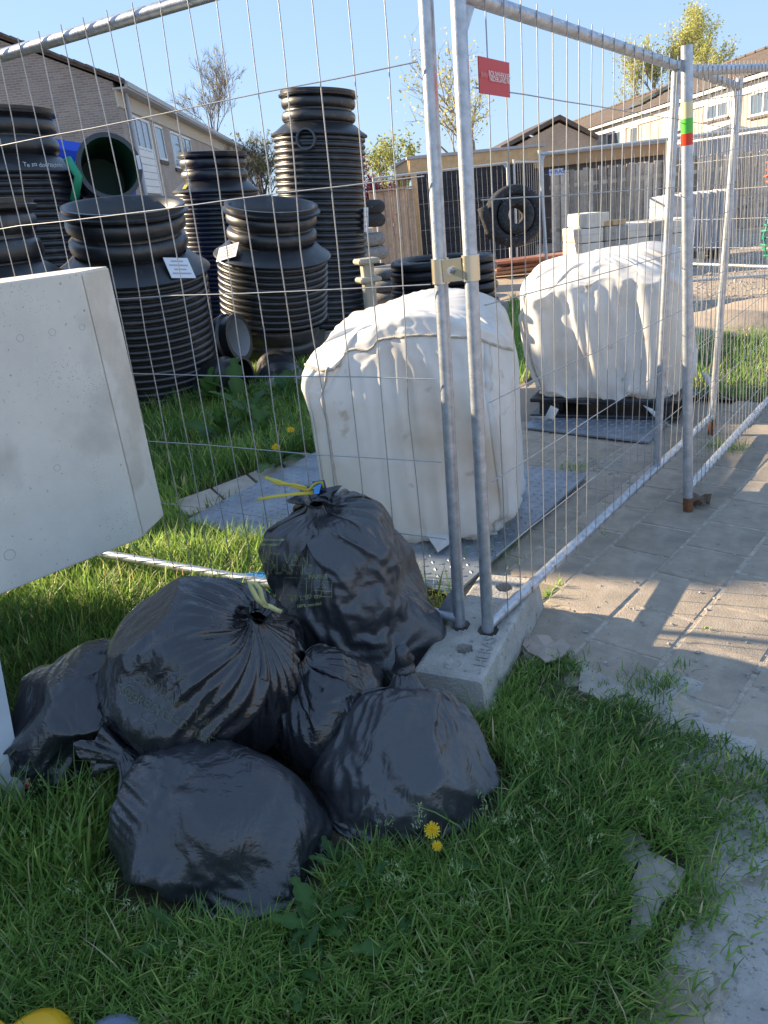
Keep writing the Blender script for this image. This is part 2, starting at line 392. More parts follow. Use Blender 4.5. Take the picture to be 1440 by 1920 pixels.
dd_ = np.where(ins, dd_, -dd_); nz_ = vnoise(np.stack([px_ * 9, py_ * 9, px_ * 0], 1), 77) + .5 * vnoise(np.stack([px_ * 27, py_ * 27, px_ * 0], 1), 78)
pz_ = np.clip(-.009 + .045 * dd_ + .016 * nz_, -.024, .004) + .0012 * nz_
nY = len(ys_)
tag(mesh('path', np.stack([px_, py_, pz_], 1), [(i * nY + j, (i + 1) * nY + j, (i + 1) * nY + j + 1, i * nY + j + 1) for i in range(len(xs_) - 1) for j in range(nY - 1)], sandm, None, True), kind='structure')

lawn_px = [(1310, 1990), (1340, 1900), (1425, 1740), (1480, 1600), (1500, 1470), (1365, 1395), (1300, 1365), (1245, 1292), (1180, 1285), (1090, 1292), (1072, 1240), (985, 1225), (950, 1175), (900, 1150), (850, 1130), (790, 1040), (720, 930), (640, 820), (600, 720), (610, 620)]
lawn_poly = [tuple(g(*p)[:2]) for p in lawn_px] + [(-.9, 13), (-8, 13), (-8, .2), (.5, .2)]
soil_px = [(x - dx, y) for (x, y), dx in zip(lawn_px, (150, 140, 150, 190, 260, 190, 160, 110, 60, 30, 20, 0, 0, 0, 0, 0, 0, 0, 0, 0))]
soil_poly = [tuple(g(*p)[:2]) for p in soil_px] + [(-.9, 13), (-8, 13), (-8, .2), (.3, .2)]
lawn = mesh('lawn_soil', [(p[0], p[1], .006) for p in soil_poly], [tuple(range(len(soil_poly)))], soil); tag(lawn, kind='structure')
vergeA = [tuple(g(*p)[:2]) for p in ((975, 720), (1005, 700), (1000, 590), (960, 560), (940, 640))]
vergeB = [tuple(g(*p)[:2]) for p in ((1300, 745), (1420, 752), (1480, 735), (1600, 640), (1420, 588), (1310, 600), (1290, 660))]
for vp in (vergeA, vergeB):
    tag(mesh('verge_soil', [(p[0], p[1], -.006) for p in vp], [tuple(range(len(vp)))], soil), kind='structure')

# broken pale paving stones sunk in the lawn
def stone(px, z0, z1, m, parent):
    mb = MB(); mb.prism([g(*p)[:2] for p in px], z0, z1); return mb.build('paving_stone', m, parent)
lawnst = tag(empty('stone_edging', g(450, 920)), kind='structure')
for q in ([(330, 945), (395, 922), (425, 948), (350, 975)], [(400, 920), (462, 896), (490, 920), (430, 946)], [(467, 894), (520, 872), (545, 893), (496, 917)], [(525, 870), (572, 850), (600, 868), (552, 890)]):
    stone(q, -.02, .022, slabbrown, lawnst)
brk = tag(empty('sunken_slab', g(1200, 1650)), kind='structure')
stone([(1150, 1572), (1185, 1560), (1222, 1590), (1180, 1640), (1160, 1610)], -.02, .012, slabbrown, brk)
stone([(1200, 1596), (1240, 1612), (1288, 1640), (1276, 1672), (1240, 1700), (1222, 1742), (1196, 1780), (1178, 1772), (1186, 1718), (1180, 1668), (1196, 1632)], -.02, .013, slabbrown, brk)
stone([(1090, 1250), (1160, 1285), (1180, 1305), (1130, 1320), (1085, 1300)], -.02, .014, slabbrown, brk)

# ================================================================== OUT OF FRAME: added blockers, shaped to shade the foreground
dS = Vector((-SUNV.x, -SUNV.y, 0)).normalized(); nS = Vector((-dS.y, dS.x, 0))
def su(s, u, z=0): return dS * s + nS * u + Vector((0, 0, z))
def ubox(mb, s0, s1, u0, u1, z0, z1):
    P = [su(s0, u0), su(s1, u0), su(s1, u1), su(s0, u1)]
    mb.prism([(p.x, p.y) for p in P], z0, z1)
flat = empty('shade_building', su(-16, -5), 'unseen grey brick flat-roofed building, added to shade the lawn', 'building')  # unseen; height and end set by the shade wanted on the lawn
m_ = MB(); ubox(m_, -20, -13, -16, 2.15, 0, 4.95); m_.build('wall', brickg, flat)
m_ = MB(); ubox(m_, -20.1, -12.9, -16.1, 2.17, 4.95, 5.15); m_.build('roof', greyp, flat)
for i in range(5):
    for zz in (.9, 3.2):
        u = -14 + i * 3.2
        m_ = MB(); ubox(m_, -13, -12.95, u, u + 1.5, zz, zz + 1.3); w = m_.build('window', whitep, flat)
        m_ = MB(); ubox(m_, -12.98, -12.94, u + .08, u + 1.42, zz + .08, zz + 1.22); m_.build('pane', glass, w)
shade_cab = empty('shade_cabin', su(-14, 3.6), 'pair of stacked grey cabins, added out of view to shade the bulk bag and paving', 'cabin')  # stacked boxes added as blocker; the gap beside them passes the sun strip
for z0 in (0, 2.58):
    m_ = MB(); ubox(m_, -19, -13, 3.0, 5.5, z0 + .05, z0 + 2.5); cb = m_.build('shade_box', greyp, shade_cab)
    m_ = MB(); ubox(m_, -13, -12.96, 3.2, 4.0, z0 + .15, z0 + 2.2); m_.build('door', whitep, cb)

# ================================================================== HOUSES
def quad(mb, P): mb.add(P, [tuple(range(len(P)))])
def rect_x(mb, X, y0, y1, z0, z1, t):
    mb.box((X + t / 2, (y0 + y1) / 2, (z0 + z1) / 2), (abs(t), abs(y1 - y0), abs(z1 - z0)))
# --- left row: facade in plane x = XL, gable at y = YG
XL, YG, ZE = -6.26, 24.75, 5.45
hl = empty('row_house', (XL - 4.5, YG, 0), 'grey-brown brick row house with a shaded gable end behind the black chambers', 'house')
XR, ZR = XL - 4.6, 7.55
mb = MB()
mb.add([(XL, YG, 0), (XR * 2 - XL, YG, 0), (XR * 2 - XL, YG, ZE), (XR, YG, ZR), (XL, YG, ZE)], [(0, 4, 3, 2, 1)])
mb.add([(XL, YG, 0), (XL, 62, 0), (XL, 62, ZE), (XL, YG, ZE)], [(0, 1, 2, 3)])
mb.add([(XR * 2 - XL, YG, 0), (XR * 2 - XL, 62, 0), (XR * 2 - XL, 62, ZE), (XR * 2 - XL, YG, ZE)], [(3, 2, 1, 0)])
mb.add([(XL, 62, 0), (XR * 2 - XL, 62, 0), (XR * 2 - XL, 62, ZE), (XR, 62, ZR), (XL, 62, ZE)], [(0, 1, 2, 3, 4)])
mb.build('wall', brickg, hl)
mb = MB(); rect_x(mb, XL, YG + .02, 62, 0, ZE - .42, .012); mb.build('facade_brick', brickl, hl)
rf = MB()
sl = (ZR - ZE) / (XL - XR)
for sgn in (1, -1):
    ex = XL + .35 if sgn > 0 else 2 * XR - XL - .35
    ez = ZE - sl * .35
    P = [Vector((ex, YG - .12, ez + .06)), Vector((ex, 62, ez + .06)), Vector((XR, 62, ZR + .06)), Vector((XR, YG - .12, ZR + .06))]
    Q = [p + Vector((0, 0, .12)) for p in P]
    rf.add(P + Q, [(0, 1, 2, 3), (7, 6, 5, 4), (0, 3, 7, 4), (1, 5, 6, 2), (0, 4, 5, 1), (2, 6, 7, 3)])
roofL = rf.build('roof', rooft, hl)
rk = random.Random(3)
for i in range(16):      # verge tiles stepping down the gable
    t0 = i / 16; x = XL + .35 + (XR - XL - .35) * (t0 + .5 / 16); z = ZE - sl * .35 + (ZR - ZE + sl * .35) * (t0 + .5 / 16)
    R = Matrix.Rotation(-atan2(ZR - ZE, XR - XL) + pi + .06, 3, 'Y')
    b = MB(); b.box((x, YG - .14, z + .17), (.36, .22, .07), Matrix.Rotation(math.atan(sl) + .05, 3, 'Y'), .012); b.build('verge_tile', rooft, roofL)
b = MB(); b.box((XL + .17, (YG + 62) / 2, ZE - .17), (.42, 62 - YG + .1, .05)); b.box((XL + .37, (YG + 62) / 2, ZE - .08), (.10, 62 - YG + .1, .14)); b.build('gutter', greyp, hl)
b = MB(); rect_x(b, XL, YG, 62, ZE - .62, ZE - .2, .05); b.build('fascia', mat('cream_fascia', (.55, .49, .38), .7), hl)
b = MB(); b.tube([(XL + .12, YG + .75, ZE - .2), (XL + .12, YG + .75, 0)], .06, 10); b.build('downpipe', mat('pvc_grey', (.46, .48, .52), .5), hl)
def win_left(x0, x1, yt, yb, mull=1, sill=True):
    a = onx(x0, yt, XL); c = onx(x1, yt, XL); y0, y1 = a[1], c[1]
    z1 = min(a[2], 4.75); z0 = onx(x0, yb, XL)[2]
    fr = MB(); t = .07
    for (ya, yb_, za, zb) in ((y0, y1, z1 - t, z1), (y0, y1, z0, z0 + t), (y0, y0 + t, z0 + t, z1 - t), (y1 - t, y1, z0 + t, z1 - t)):
        rect_x(fr, XL + .012, ya, yb_, za, zb, .05)
    for k in range(1, mull):
        ym = y0 + (y1 - y0) * k / mull; rect_x(fr, XL + .012, ym - .035, ym + .035, z0 + t, z1 - t, .045)
    w = fr.build('window', whitep, hl)
    p = MB(); rect_x(p, XL + .013, y0 + t, y1 - t, z0 + t, z1 - t, .02); p.build('pane', glass, w)
    if sill:
        s = MB(); rect_x(s, XL + .013, y0 - .05, y1 + .05, z0 - .12, z0 - .003, .07); s.build('sill', rooft, w)
    return y0, y1, z0
a = win_left(233, 266, 190, 272, 3, False)
for i in range(6):
    b = MB(); b.box((XL + .045, (a[0] + a[1]) / 2, a[2] - .11 - i * .21), (.03, a[1] - a[0], .2), None, .008); b.build('white_panel_board', whitep, hl)
b = MB(); rect_x(b, XL + .012, a[1] + .02, a[1] + .14, .5, ZE - .7, .06); b.build('trim', whitep, hl)
win_left(283, 297, 222, 296); win_left(314, 330, 240, 312); win_left(334, 352, 252, 290, 2)
for y in (44, 47, 51, 55):
    f_ = MB(); rect_x(f_, XL + .012, y, y + 1.6, 3.0, 4.6, .05); w = f_.build('window', whitep, hl)
    f_ = MB(); rect_x(f_, XL + .03, y + .08, y + 1.52, 3.08, 4.52, .04); f_.build('pane', glass, w)

# --- right row: facade x = XF
XF, ZF = 18.2, 5.05
hr = empty('row_house', (XF + 4, 50, 0), 'sunlit beige brick row of houses with brown tiled roof behind the plank fence', 'house')
b = MB(); b.box((XF + 4.3, 56, ZF / 2), (8.6, 64, ZF)); b.build('wall', brickb, hr)
ZRR = 6.95; XRR = XF + 4.3
# tiled roof in relief
def tiled(name, x0, z0, x1, z1, y0, y1, m, parent, tw=.33, courses=14):
    ny = int((y1 - y0) / tw) * 4; V = []; F = []
    ys = np.linspace(y0, y1, ny + 1); wave = .028 * (np.cos(np.arange(ny + 1) * pi / 2) > .5) + .012 * (np.arange(ny + 1) % 2)
    nrm = Vector((-(z1 - z0), 0, (x1 - x0))).normalized()
    if nrm.z < 0: nrm = -nrm
    rows = []
    for c in range(courses):
        rows.append((c / courses, .05)); rows.append(((c + .98) / courses, .012))
    for t, off in rows:
        for j in range(ny + 1):
            p = Vector((x0 + (x1 - x0) * t, ys[j], z0 + (z1 - z0) * t)) + nrm * (off + wave[j]); V.append(p)
    n = ny + 1
    for i in range(len(rows) - 1):
        for j in range(ny): F.append((i * n + j, i * n + j + 1, (i + 1) * n + j + 1, (i + 1) * n + j))
    return mesh(name, V, F, m, parent)
b = MB(); b.add([(XF - .4, 24, ZF - .1), (XF - .4, 88, ZF - .1), (XRR, 88, ZRR - .05), (XRR, 24, ZRR - .05), (XF + 9, 24, ZF - .1), (XF + 9, 88, ZF - .1)], [(0, 1, 2, 3), (3, 2, 5, 4)])
b.build('roof_deck', rooft, hr)
rr_ = tiled('roof', XF - .42, ZF - .04, XRR, ZRR, 24, 88, rooftan, hr)
for i in range(58):
    b = MB(); b.box((XRR, 25 + i * 1.1, ZRR + .08), (.26, 1.0, .14), None, .04); b.build('ridge_tile', rooftan, rr_)
b = MB(); b.box((XF - .45, 56, ZF - .12), (.16, 64, .14)); b.build('gutter', whitep, hr)
b = MB(); rect_x(b, XF, 24, 88, ZF - .62, ZF - .2, -.12); b.build('fascia', whitep, hr)
b = MB(); rect_x(b, XF, 24, 88, 2.35, 2.75, -.10); b.build('band', whitep, hr)
sp_ = Vector((XRR - XF + .42, 0, ZRR - ZF + .04)).normalized(); sn_ = Vector((-sp_.z, 0, sp_.x))
for (y0, n) in ((30, 4), (55, 3)):
    for i in range(n):
        for k in range(2):
            c = Vector((XF - .42, y0 + i * 1.08, ZF - .04)) + sp_ * (2.3 + k * 1.7) + sn_ * .16
            R = Matrix((sp_, Vector((0, 1, 0)), sn_)).transposed(); b = MB(); b.box(c, (1.65, 1.03, .04), R); b.build('solar_panel', darkglass, hr)
def win_right(x0, x1, yt, yb, bay=None, mull=2):
    a = onx(x0, (yt + yb) / 2, XF); c = onx(x1, (yt + yb) / 2, XF); y1, y0 = a[1], c[1]
    zc = onx((x0 + x1) / 2, yt, XF)[2], onx((x0 + x1) / 2, yb, XF)[2]
    z1, z0 = min(zc[0], 4.4), max(zc[1], 2.78)
    t = .09; off = -.02
    if bay:
        p = onx(bay[0], yt, XF)[1], onx(bay[1], yt, XF)[1]
        b = MB(); b.box((XF - .05, (p[0] + p[1]) / 2, (2.8 + 4.42) / 2), (.1, abs(p[0] - p[1]), 4.42 - 2.8)); b.build('white_panel', whitep, hr); off = -.11
    fr = MB()
    for (ya, yb_, za, zb) in ((y0, y1, z1 - t, z1), (y0, y1, z0, z0 + t), (y0, y0 + t, z0 + t, z1 - t), (y1 - t, y1, z0 + t, z1 - t)):
        rect_x(fr, XF + off, ya, yb_, za, zb, -.06)
    for k in range(1, mull):
        ym = y0 + (y1 - y0) * k / mull; rect_x(fr, XF + off, ym - .05, ym + .05, z0 + t, z1 - t, -.05)
    w = fr.build('window', whitep, hr)
    p = MB(); rect_x(p, XF + off, y0 + t, y1 - t, z0 + t, z1 - t, -.02); p.build('pane', glass, w)
    s = MB(); rect_x(s, XF + off, y0 - .05, y1 + .05, z0 - .1, z0 - .003, -.14); s.build('sill', rooft, w)
win_right(1410, 1460, 150, 214); win_right(1331, 1372, 180, 222, (1326, 1392)); win_right(1262, 1280, 202, 246, (1248, 1300), 1)
win_right(1183, 1198, 222, 270, None, 1); win_right(1142, 1168, 233, 280, (1139, 1175)); win_right(1102, 1124, 248, 288, (1096, 1128))
win_right(1078, 1087, 257, 284, None, 1); win_right(1056, 1064, 266, 288, None, 1); win_right(1030, 1044, 272, 290)
for y in (27, 31, 35, 39, 44, 49, 56, 62):
    fr = MB(); rect_x(fr, XF, y, y + 2.0, .9, 2.2, -.07); w = fr.build('window', whitep, hr)
    fr = MB(); rect_x(fr, XF - .06, y + .1, y + 1.9, 1.0, 2.1, -.03); fr.build('pane', glass, w)

# --- far gable house between the rows
gh = empty('gable_house', at(1010, 300, 58), 'brown house with a dark gable roof far behind the black shed', 'house')
pk = at(1048, 224, 58); pl = at(938, 283, 58); pr = at(1120, 262, 58)
b = MB(); poly = [(pl[0], 58, 0), (pr[0], 58, 0), (pr[0], 58, pr[2]), (pk[0], 58, pk[2] - .2), (pl[0], 58, pl[2] - .2)]
b.add(poly + [(p[0], 68, p[2]) for p in poly], [(0, 1, 2, 3, 4), (9, 8, 7, 6, 5), (0, 5, 6, 1), (1, 6, 7, 2), (4, 9, 5, 0)]); b.build('wall', brickl, gh)
b = MB()
for e in (pl, pr):
    d = Vector((pk[0] - e[0], 0, pk[2] - e[2]))
    P = [Vector((e[0], 57.7, e[2])), Vector((e[0], 68.3, e[2])), Vector((pk[0], 68.3, pk[2])), Vector((pk[0], 57.7, pk[2]))]
    Q = [p + Vector((0, 0, .28)) for p in P]
    b.add(P + Q, [(0, 1, 2, 3), (7, 6, 5, 4), (0, 3, 7, 4), (1, 5, 6, 2), (0, 4, 5, 1), (2, 6, 7, 3)])
gr = b.build('roof', rooft, gh)

# ================================================================== SHED AND BACK FENCES
s0 = at(770, 296, 19.0); s1 = at(1000, 274, 19.6); sl0 = at(734, 327, 25.0)
shed = empty('garden_shed', (s0[0], 19, 0), 'black boarded garden shed with pale timber roof edge', 'shed')
A = Vector((s0[0], 19.0, 0)); B = Vector((s1[0], 19.6, 0)); Cc = Vector((sl0[0], 23.2, 0)); zt = (s0[2] + s1[2]) / 2
e1 = (B - A).normalized(); nb_ = 11; hb = (zt - .34) / nb_
for i in range(nb_):
    b = MB(); n_ = Vector((e1.y, -e1.x, 0)); z = hb * (i + .5)
    b.bar(A + Vector((0, 0, z)) + n_ * (.006 if i % 2 else 0), B + Vector((0, 0, z)) + n_ * (.006 if i % 2 else 0), .03, hb - .012); b.build('wall_board', blackw, shed)
b = MB(); b.bar(A + Vector((0, .06, zt / 2 - .17)), B + Vector((0, .06, zt / 2 - .17)), .02, zt - .36); b.build('wall_backing', blackw, shed)
b = MB(); b.bar(A + Vector((-.05, -.08, zt - .17)), B + Vector((.2, -.08, zt - .17)), .04, .27); b.build('fascia', woodn, shed)
b = MB(); b.bar(A + Vector((-.05, -.06, zt - .17)), Cc + Vector((0, 0, zt - .17)), .04, .27); b.build('fascia', woodn, shed)
D_ = Cc + (B - A)
b = MB(); b.prism([(p.x, p.y) for p in (A + Vector((-.1, -.14, 0)), B + Vector((.25, -.14, 0)), D_, Cc + Vector((-.08, 0, 0)))], zt - .03, zt + .03); b.build('roof', greyp, shed)
b = MB(); b.prism([(p.x, p.y) for p in (A, B, D_, Cc)], zt - .36, zt - .33); b.build('ceiling', woodo, shed)
for p in (A + Vector((.03, -.04, 0)), Cc + Vector((.06, 0, 0)), (A + Cc) / 2):
    b = MB(); b.box((p.x, p.y, (zt - .3) / 2), (.12, .12, zt - .3)); b.build('post', woodn, shed)
b = MB(); b.bar(D_ + Vector((0, 0, .9)), Cc + Vector((0, 0, .9)), .04, 1.8); b.build('back_wall', woodo, shed)

# pale board fence left of the shed
bf = empty('board_fence', at(730, 440, 18.6), 'pale vertical board fence with a capping rail left of the black shed', 'fence')
x0 = at(690, 360, 18.6)[0]; x1 = A.x - .02; n = 6; zf = 1.8
for i in range(n):
    w = (x1 - x0) / n; b = MB(); b.box((x0 + w * (i + .5), 18.6 + (.03 if i % 2 else 0), zf / 2), (w + (.01 if i % 2 else -.03), .024, zf), None, .004); b.build('board', woodb, bf)
b = MB(); b.box(((x0 + x1) / 2, 18.58, zf + .03), (x1 - x0, .1, .04)); b.build('cap_rail', woodb, bf)

# weathered plank fence on the right
pf = empty('plank_fence', (7, 20.5, 0), 'long weathered grey-brown plank fence in front of the beige row', 'fence')
pa = Vector((4.9, 20.2, 0)); pb = Vector((13.2, 22.2, 0)); n = 66
dv = (pb - pa) / n; rt = Matrix.Rotation(atan2(dv.y, dv.x), 3, 'Z')
for i in range(n):
    c = pa + dv * (i + .5); hh = 1.85 + rk.uniform(-.03, .03)
    b = MB(); b.box((c.x, c.y + (.07 if i % 2 else 0), hh / 2), (dv.length * (1.1 if i % 2 else .82), .02, hh), rt); b.build('plank', woodg, pf)
b = MB(); b.bar(pa + Vector((0, .08, .5)), pb + Vector((0, .08, .5)), .05, .09); b.build('rail', woodg, pf)
b = MB(); b.bar(pa + Vector((0, .08, 1.5)), pb + Vector((0, .08, 1.5)), .05, .09); b.build('rail', woodg, pf)
# low garages behind it
ga = empty('garage', (8, 25, 0), 'low brown flat-roofed garage peeking over the plank fence', 'garage')
b = MB(); b.box((6.9, 26, 1.02), (4.4, 4, 2.04)); b.build('wall', rooft, ga)
b = MB(); b.box((6.9, 23.93, 2.19), (4.7, .1, .3)); b.build('fascia', mat('brown_fascia', (.55, .34, .17), .7), ga)
b = MB(); b.box((6.9, 26, 2.37), (4.8, 4.4, .06)); b.build('roof', greyp, ga)
gb = empty('garden_house', (11, 26, 0), 'small dark garden house with a white trimmed gable over the plank fence', 'shed')
b = MB(); b.add([(9.3, 25, 0), (13.6, 25, 0), (13.6, 25, 2.05), (11.4, 25, 2.62), (9.3, 25, 2.05), (9.3, 28, 0), (13.6, 28, 0), (13.6, 28, 2.05), (11.4, 28, 2.62), (9.3, 28, 2.05)], [(0, 1, 2, 3, 4), (5, 9, 8, 7, 6), (4, 3, 8, 9), (3, 2, 7, 8), (0, 4, 9, 5), (1, 6, 7, 2)]); b.build('wall', greyp, gb)
b = MB(); b.bar((11.4, 24.95, 2.66), (13.7, 24.95, 2.06), .05, .07); b.bar((9.2, 24.95, 2.06), (11.4, 24.95, 2.66), .05, .07); b.build('bargeboard', whitep, gb)

# ================================================================== TREES
def tree(name, label, base, height, seed, leafcol, nleaf, lsize, spread=.5, levels=4, trunk=.18, bmat=None, up=.55, cat='tree', kids=(3, 5), first=.3, group=None):
    R = random.Random(seed); rt_ = empty(name, base, label, cat, group)
    mb = MB(); tips = []
    def grow(p, d, L, r, lev):
        n = 4; pts = [p]; q = p.copy(); dd = d.copy()
        for i in range(n):
            dd = (dd + Vector((R.uniform(-1, 1), R.uniform(-1, 1), R.uniform(-.5, .8) * up)) * .16).normalized()
            q = q + dd * (L / n); pts.append(q.copy())
        rad = [r * (1 - .6 * i / n) for i in range(n + 1)]
        mb.tube(pts, rad, 6 if lev < 2 else 4, False)
        if lev >= levels - 2:
            for i in range(1, n + 1): tips.append((pts[i], L))
        if lev < levels:
            for k in range(R.randint(*kids)):
                i = R.uniform(first if lev == 0 else .25, 1) * n; a = int(min(i, n - 1)); f = i - a
                s = pts[a].lerp(pts[a + 1], min(f, 1))
                t = R.uniform(0, 2 * pi); ortho = dd.orthogonal().normalized(); o2 = dd.cross(ortho)
                side = ortho * cos(t) + o2 * sin(t)
                nd = (dd * R.uniform(.5, .9) + side * spread * R.uniform(.7, 1.5) + Vector((0, 0, up * .4))).normalized()
                grow(s, nd, L * R.uniform(.5, .72), max(r * .5 * (1 - .3 * i / n), .006), lev + 1)
    grow(Vector(base), Vector((R.uniform(-.08, .08), R.uniform(-.08, .08), 1)).normalized(), height * .5, trunk, 0)
    mb.build('trunk', bmat or bark, rt_, True)
    if nleaf:
        rg = np.random.RandomState(seed); idx = rg.randint(0, len(tips), nleaf)
        P = np.array([tips[i][0] for i in idx]); Ls = np.array([tips[i][1] for i in idx])
        P = P + rg.normal(size=(nleaf, 3)) * (Ls * .28)[:, None]
        leafquads('crown', P, lsize, leafcol, rt_, rg)
    return rt_
def colormesh(name, V, F, C, m, parent=None):
    """V (n,3), F (m,3) triangles, C (n,3) colours"""
    V = np.asarray(V, np.float32); F = np.asarray(F, np.int32)
    me = bpy.data.meshes.new(name); me.vertices.add(len(V)); me.vertices.foreach_set('co', V.ravel())
    k = F.shape[1]; me.loops.add(F.size); me.loops.foreach_set('vertex_index', F.ravel())
    me.polygons.add(len(F)); me.polygons.foreach_set('loop_start', np.arange(len(F), dtype=np.int32) * k)
    me.polygons.foreach_set('loop_total', np.full(len(F), k, np.int32))
    me.update(calc_edges=True)
    ca = me.color_attributes.new('col', 'FLOAT_COLOR', 'POINT')
    ca.data.foreach_set('color', np.hstack([np.asarray(C, np.float32), np.ones((len(V), 1), np.float32)]).ravel())
    me.materials.append(m); o = bpy.data.objects.new(name, me); link(o, parent)
    if parent is not None: o.matrix_parent_inverse = Matrix.LocRotScale(parent_loc(parent), None, None).inverted()
    return o
def leafquads(name, P, size, cols, parent, rg):
    n = len(P); a = rg.normal(size=(n, 3)); a /= np.linalg.norm(a, axis=1)[:, None]
    b = np.cross(a, rg.normal(size=(n, 3))); b /= np.linalg.norm(b, axis=1)[:, None]
    s = size * rg.uniform(.6, 1.4, (n, 1))
    V = np.stack([P - a * s, P + b * s * .45, P + a * s, P - b * s * .45], 1).reshape(-1, 3)
    F = np.arange(4 * n).reshape(n, 4)
    cs = np.array(cols); t = rg.rand(n, 1); c = cs[0] * (1 - t) + cs[1] * t; c = c * rg.uniform(.75, 1.25, (n, 1))
    return colormesh(name, V, F, np.repeat(c, 4, 0), leafm, parent)
def base_at(x, Y): p = at(x, 300, Y); return (p[0], Y, 0)
tree('bare_tree', 'thin nearly leafless tree beside the grey row house', base_at(425, 46), 9.6, 4, ((.20, .20, .09), (.28, .28, .12)), 350, .08, .42, 5, .14, bark, .7, kids=(4, 6))
tree('bare_tree', 'sparse leafless tree half hidden behind the tallest chamber', base_at(492, 44), 6.6, 9, ((.20, .2, .08), (.28, .28, .1)), 900, .09, .5, 5, .12, bark, .5, kids=(3, 5))
tree('leafy_tree', 'light green spring tree right of the tallest chamber', base_at(715, 48), 6.3, 12, ((.24, .29, .06), (.36, .38, .11)), 1700, .10, .45, 4, .14, barkpale, .6)
tree('leafy_tree', 'smaller light green tree left of the shed roof', base_at(752, 46), 4.9, 21, ((.20, .25, .07), (.32, .35, .11)), 1100, .09, .45, 4, .12, barkpale, .6)
tree('red_shrub', 'reddish leaved shrub behind the pale board fence', base_at(733, 27), 3.2, 31, ((.38, .05, .06), (.50, .13, .12)), 2600, .06, .4, 4, .05, bark, .8, 'shrub')
tree('pollard_tree', 'pale barked tree with few yellow-green leaves behind the shed', base_at(900, 29), 6.6, 47, ((.40, .40, .10), (.5, .46, .16)), 1100, .06, .55, 4, .15, barkpale, .5, first=.5)
tree('willow_tree', 'tall yellow-green willow left of the near post above the beige row', base_at(1215, 75), 13.6, 52, ((.40, .42, .09), (.54, .54, .16)), 5200, .12, .30, 5, .34, barkpale, .9, kids=(4, 5), first=.15)
tree('willow_tree', 'tall yellow-green willow right of the near post above the beige row', base_at(1320, 78), 15.8, 58, ((.38, .41, .10), (.52, .53, .18)), 6000, .12, .30, 5, .34, barkpale, .9, kids=(4, 5), first=.15)

# ================================================================== BLACK CHAMBERS
def ribs(r, z0, z1, pitch, depth):
    n = max(1, round((z1 - z0) / pitch)); p = (z1 - z0) / n; out = []
    for i in range(n):
        for f, d in ((0, 1), (.07, .96), (.16, .35), (.30, .07), (.5, 0), (.70, .07), (.84, .35), (.93, .96)):
            out.append((r - depth * d, z0 + p * (i + f)))
    return out + [(r - depth, z1)]
def chamber(px, py, Y, R, label, nbody=.072, skirt=None, rz=0, tilt=(0, 0), neckr=.745, lid=False, narrow=0):
    t = at(px, py, Y); X, Z = t[0], t[2]
    X -= Z * sin(tilt[1]); Y += Z * sin(tilt[0])
    e = empty('sewer_chamber', (X, Y, 0), label, 'sewer chamber', 'black corrugated sewer chambers stored on the grass')
    e.rotation_euler = (tilt[0], tilt[1], 0)
    nh = .44 * R / .7; sh = .17 * R / .7; zb = Z - nh - sh; rn = R * neckr
    zlo = skirt if skirt else 0
    b = MB(); pr = ribs(R, zlo, zb, nbody * R / .7, .035)
    b.lathe(pr, (X, Y, 0), 56); b.build('ribbed_body', blackp, e, auto=50)
    if skirt:
        b = MB(); b.lathe([(R * .80, -.02)] + ribs(R * .84, 0, skirt - .02, .16, .02) + [(R * .9, skirt - .01), (R * 1.02, skirt + .005)], (X, Y, 0), 56); b.build('base_unit', blackp, e, auto=50)
    b = MB(); b.lathe([(R - .03, zb - .02), (R + .025, zb), (R + .03, zb + .015), (R + .02, zb + .03), (R * .93, zb + sh * .45), (rn + .03, zb + sh * .92), (rn, zb + sh)], (X, Y, 0), 56); b.build('shoulder', blackp, e, auto=40)
    b = MB(); zn = zb + sh
    pr = [(rn - .02, zn - .01)] + ribs(rn + .03, zn, Z - .07 * R / .7, .15 * R / .7, .05)
    b.lathe(pr, (X, Y, 0), 56); b.build('neck', blackp, e, auto=50)
    b = MB(); rr = rn + .035
    b.lathe([(rn - .02, Z - .09), (rr + .025, Z - .07), (rr + .03, Z - .05), (rr, Z - .035), (rr + .005, Z), (rr - .02, Z + .004), (rr - .045, Z - .01), (rn - .06, Z - .12), (rn - .06, Z - .9)], (X, Y, 0), 56); b.build('rim', blackp, e, auto=50)
    b = MB(); b.lathe([(rn - .055, Z - .55), (.001, Z - .55)], (X, Y, 0), 32); b.build('inner_floor', blackrub, e)
    return e, Vector((X, Y, 0)), R, zb, Z, rn
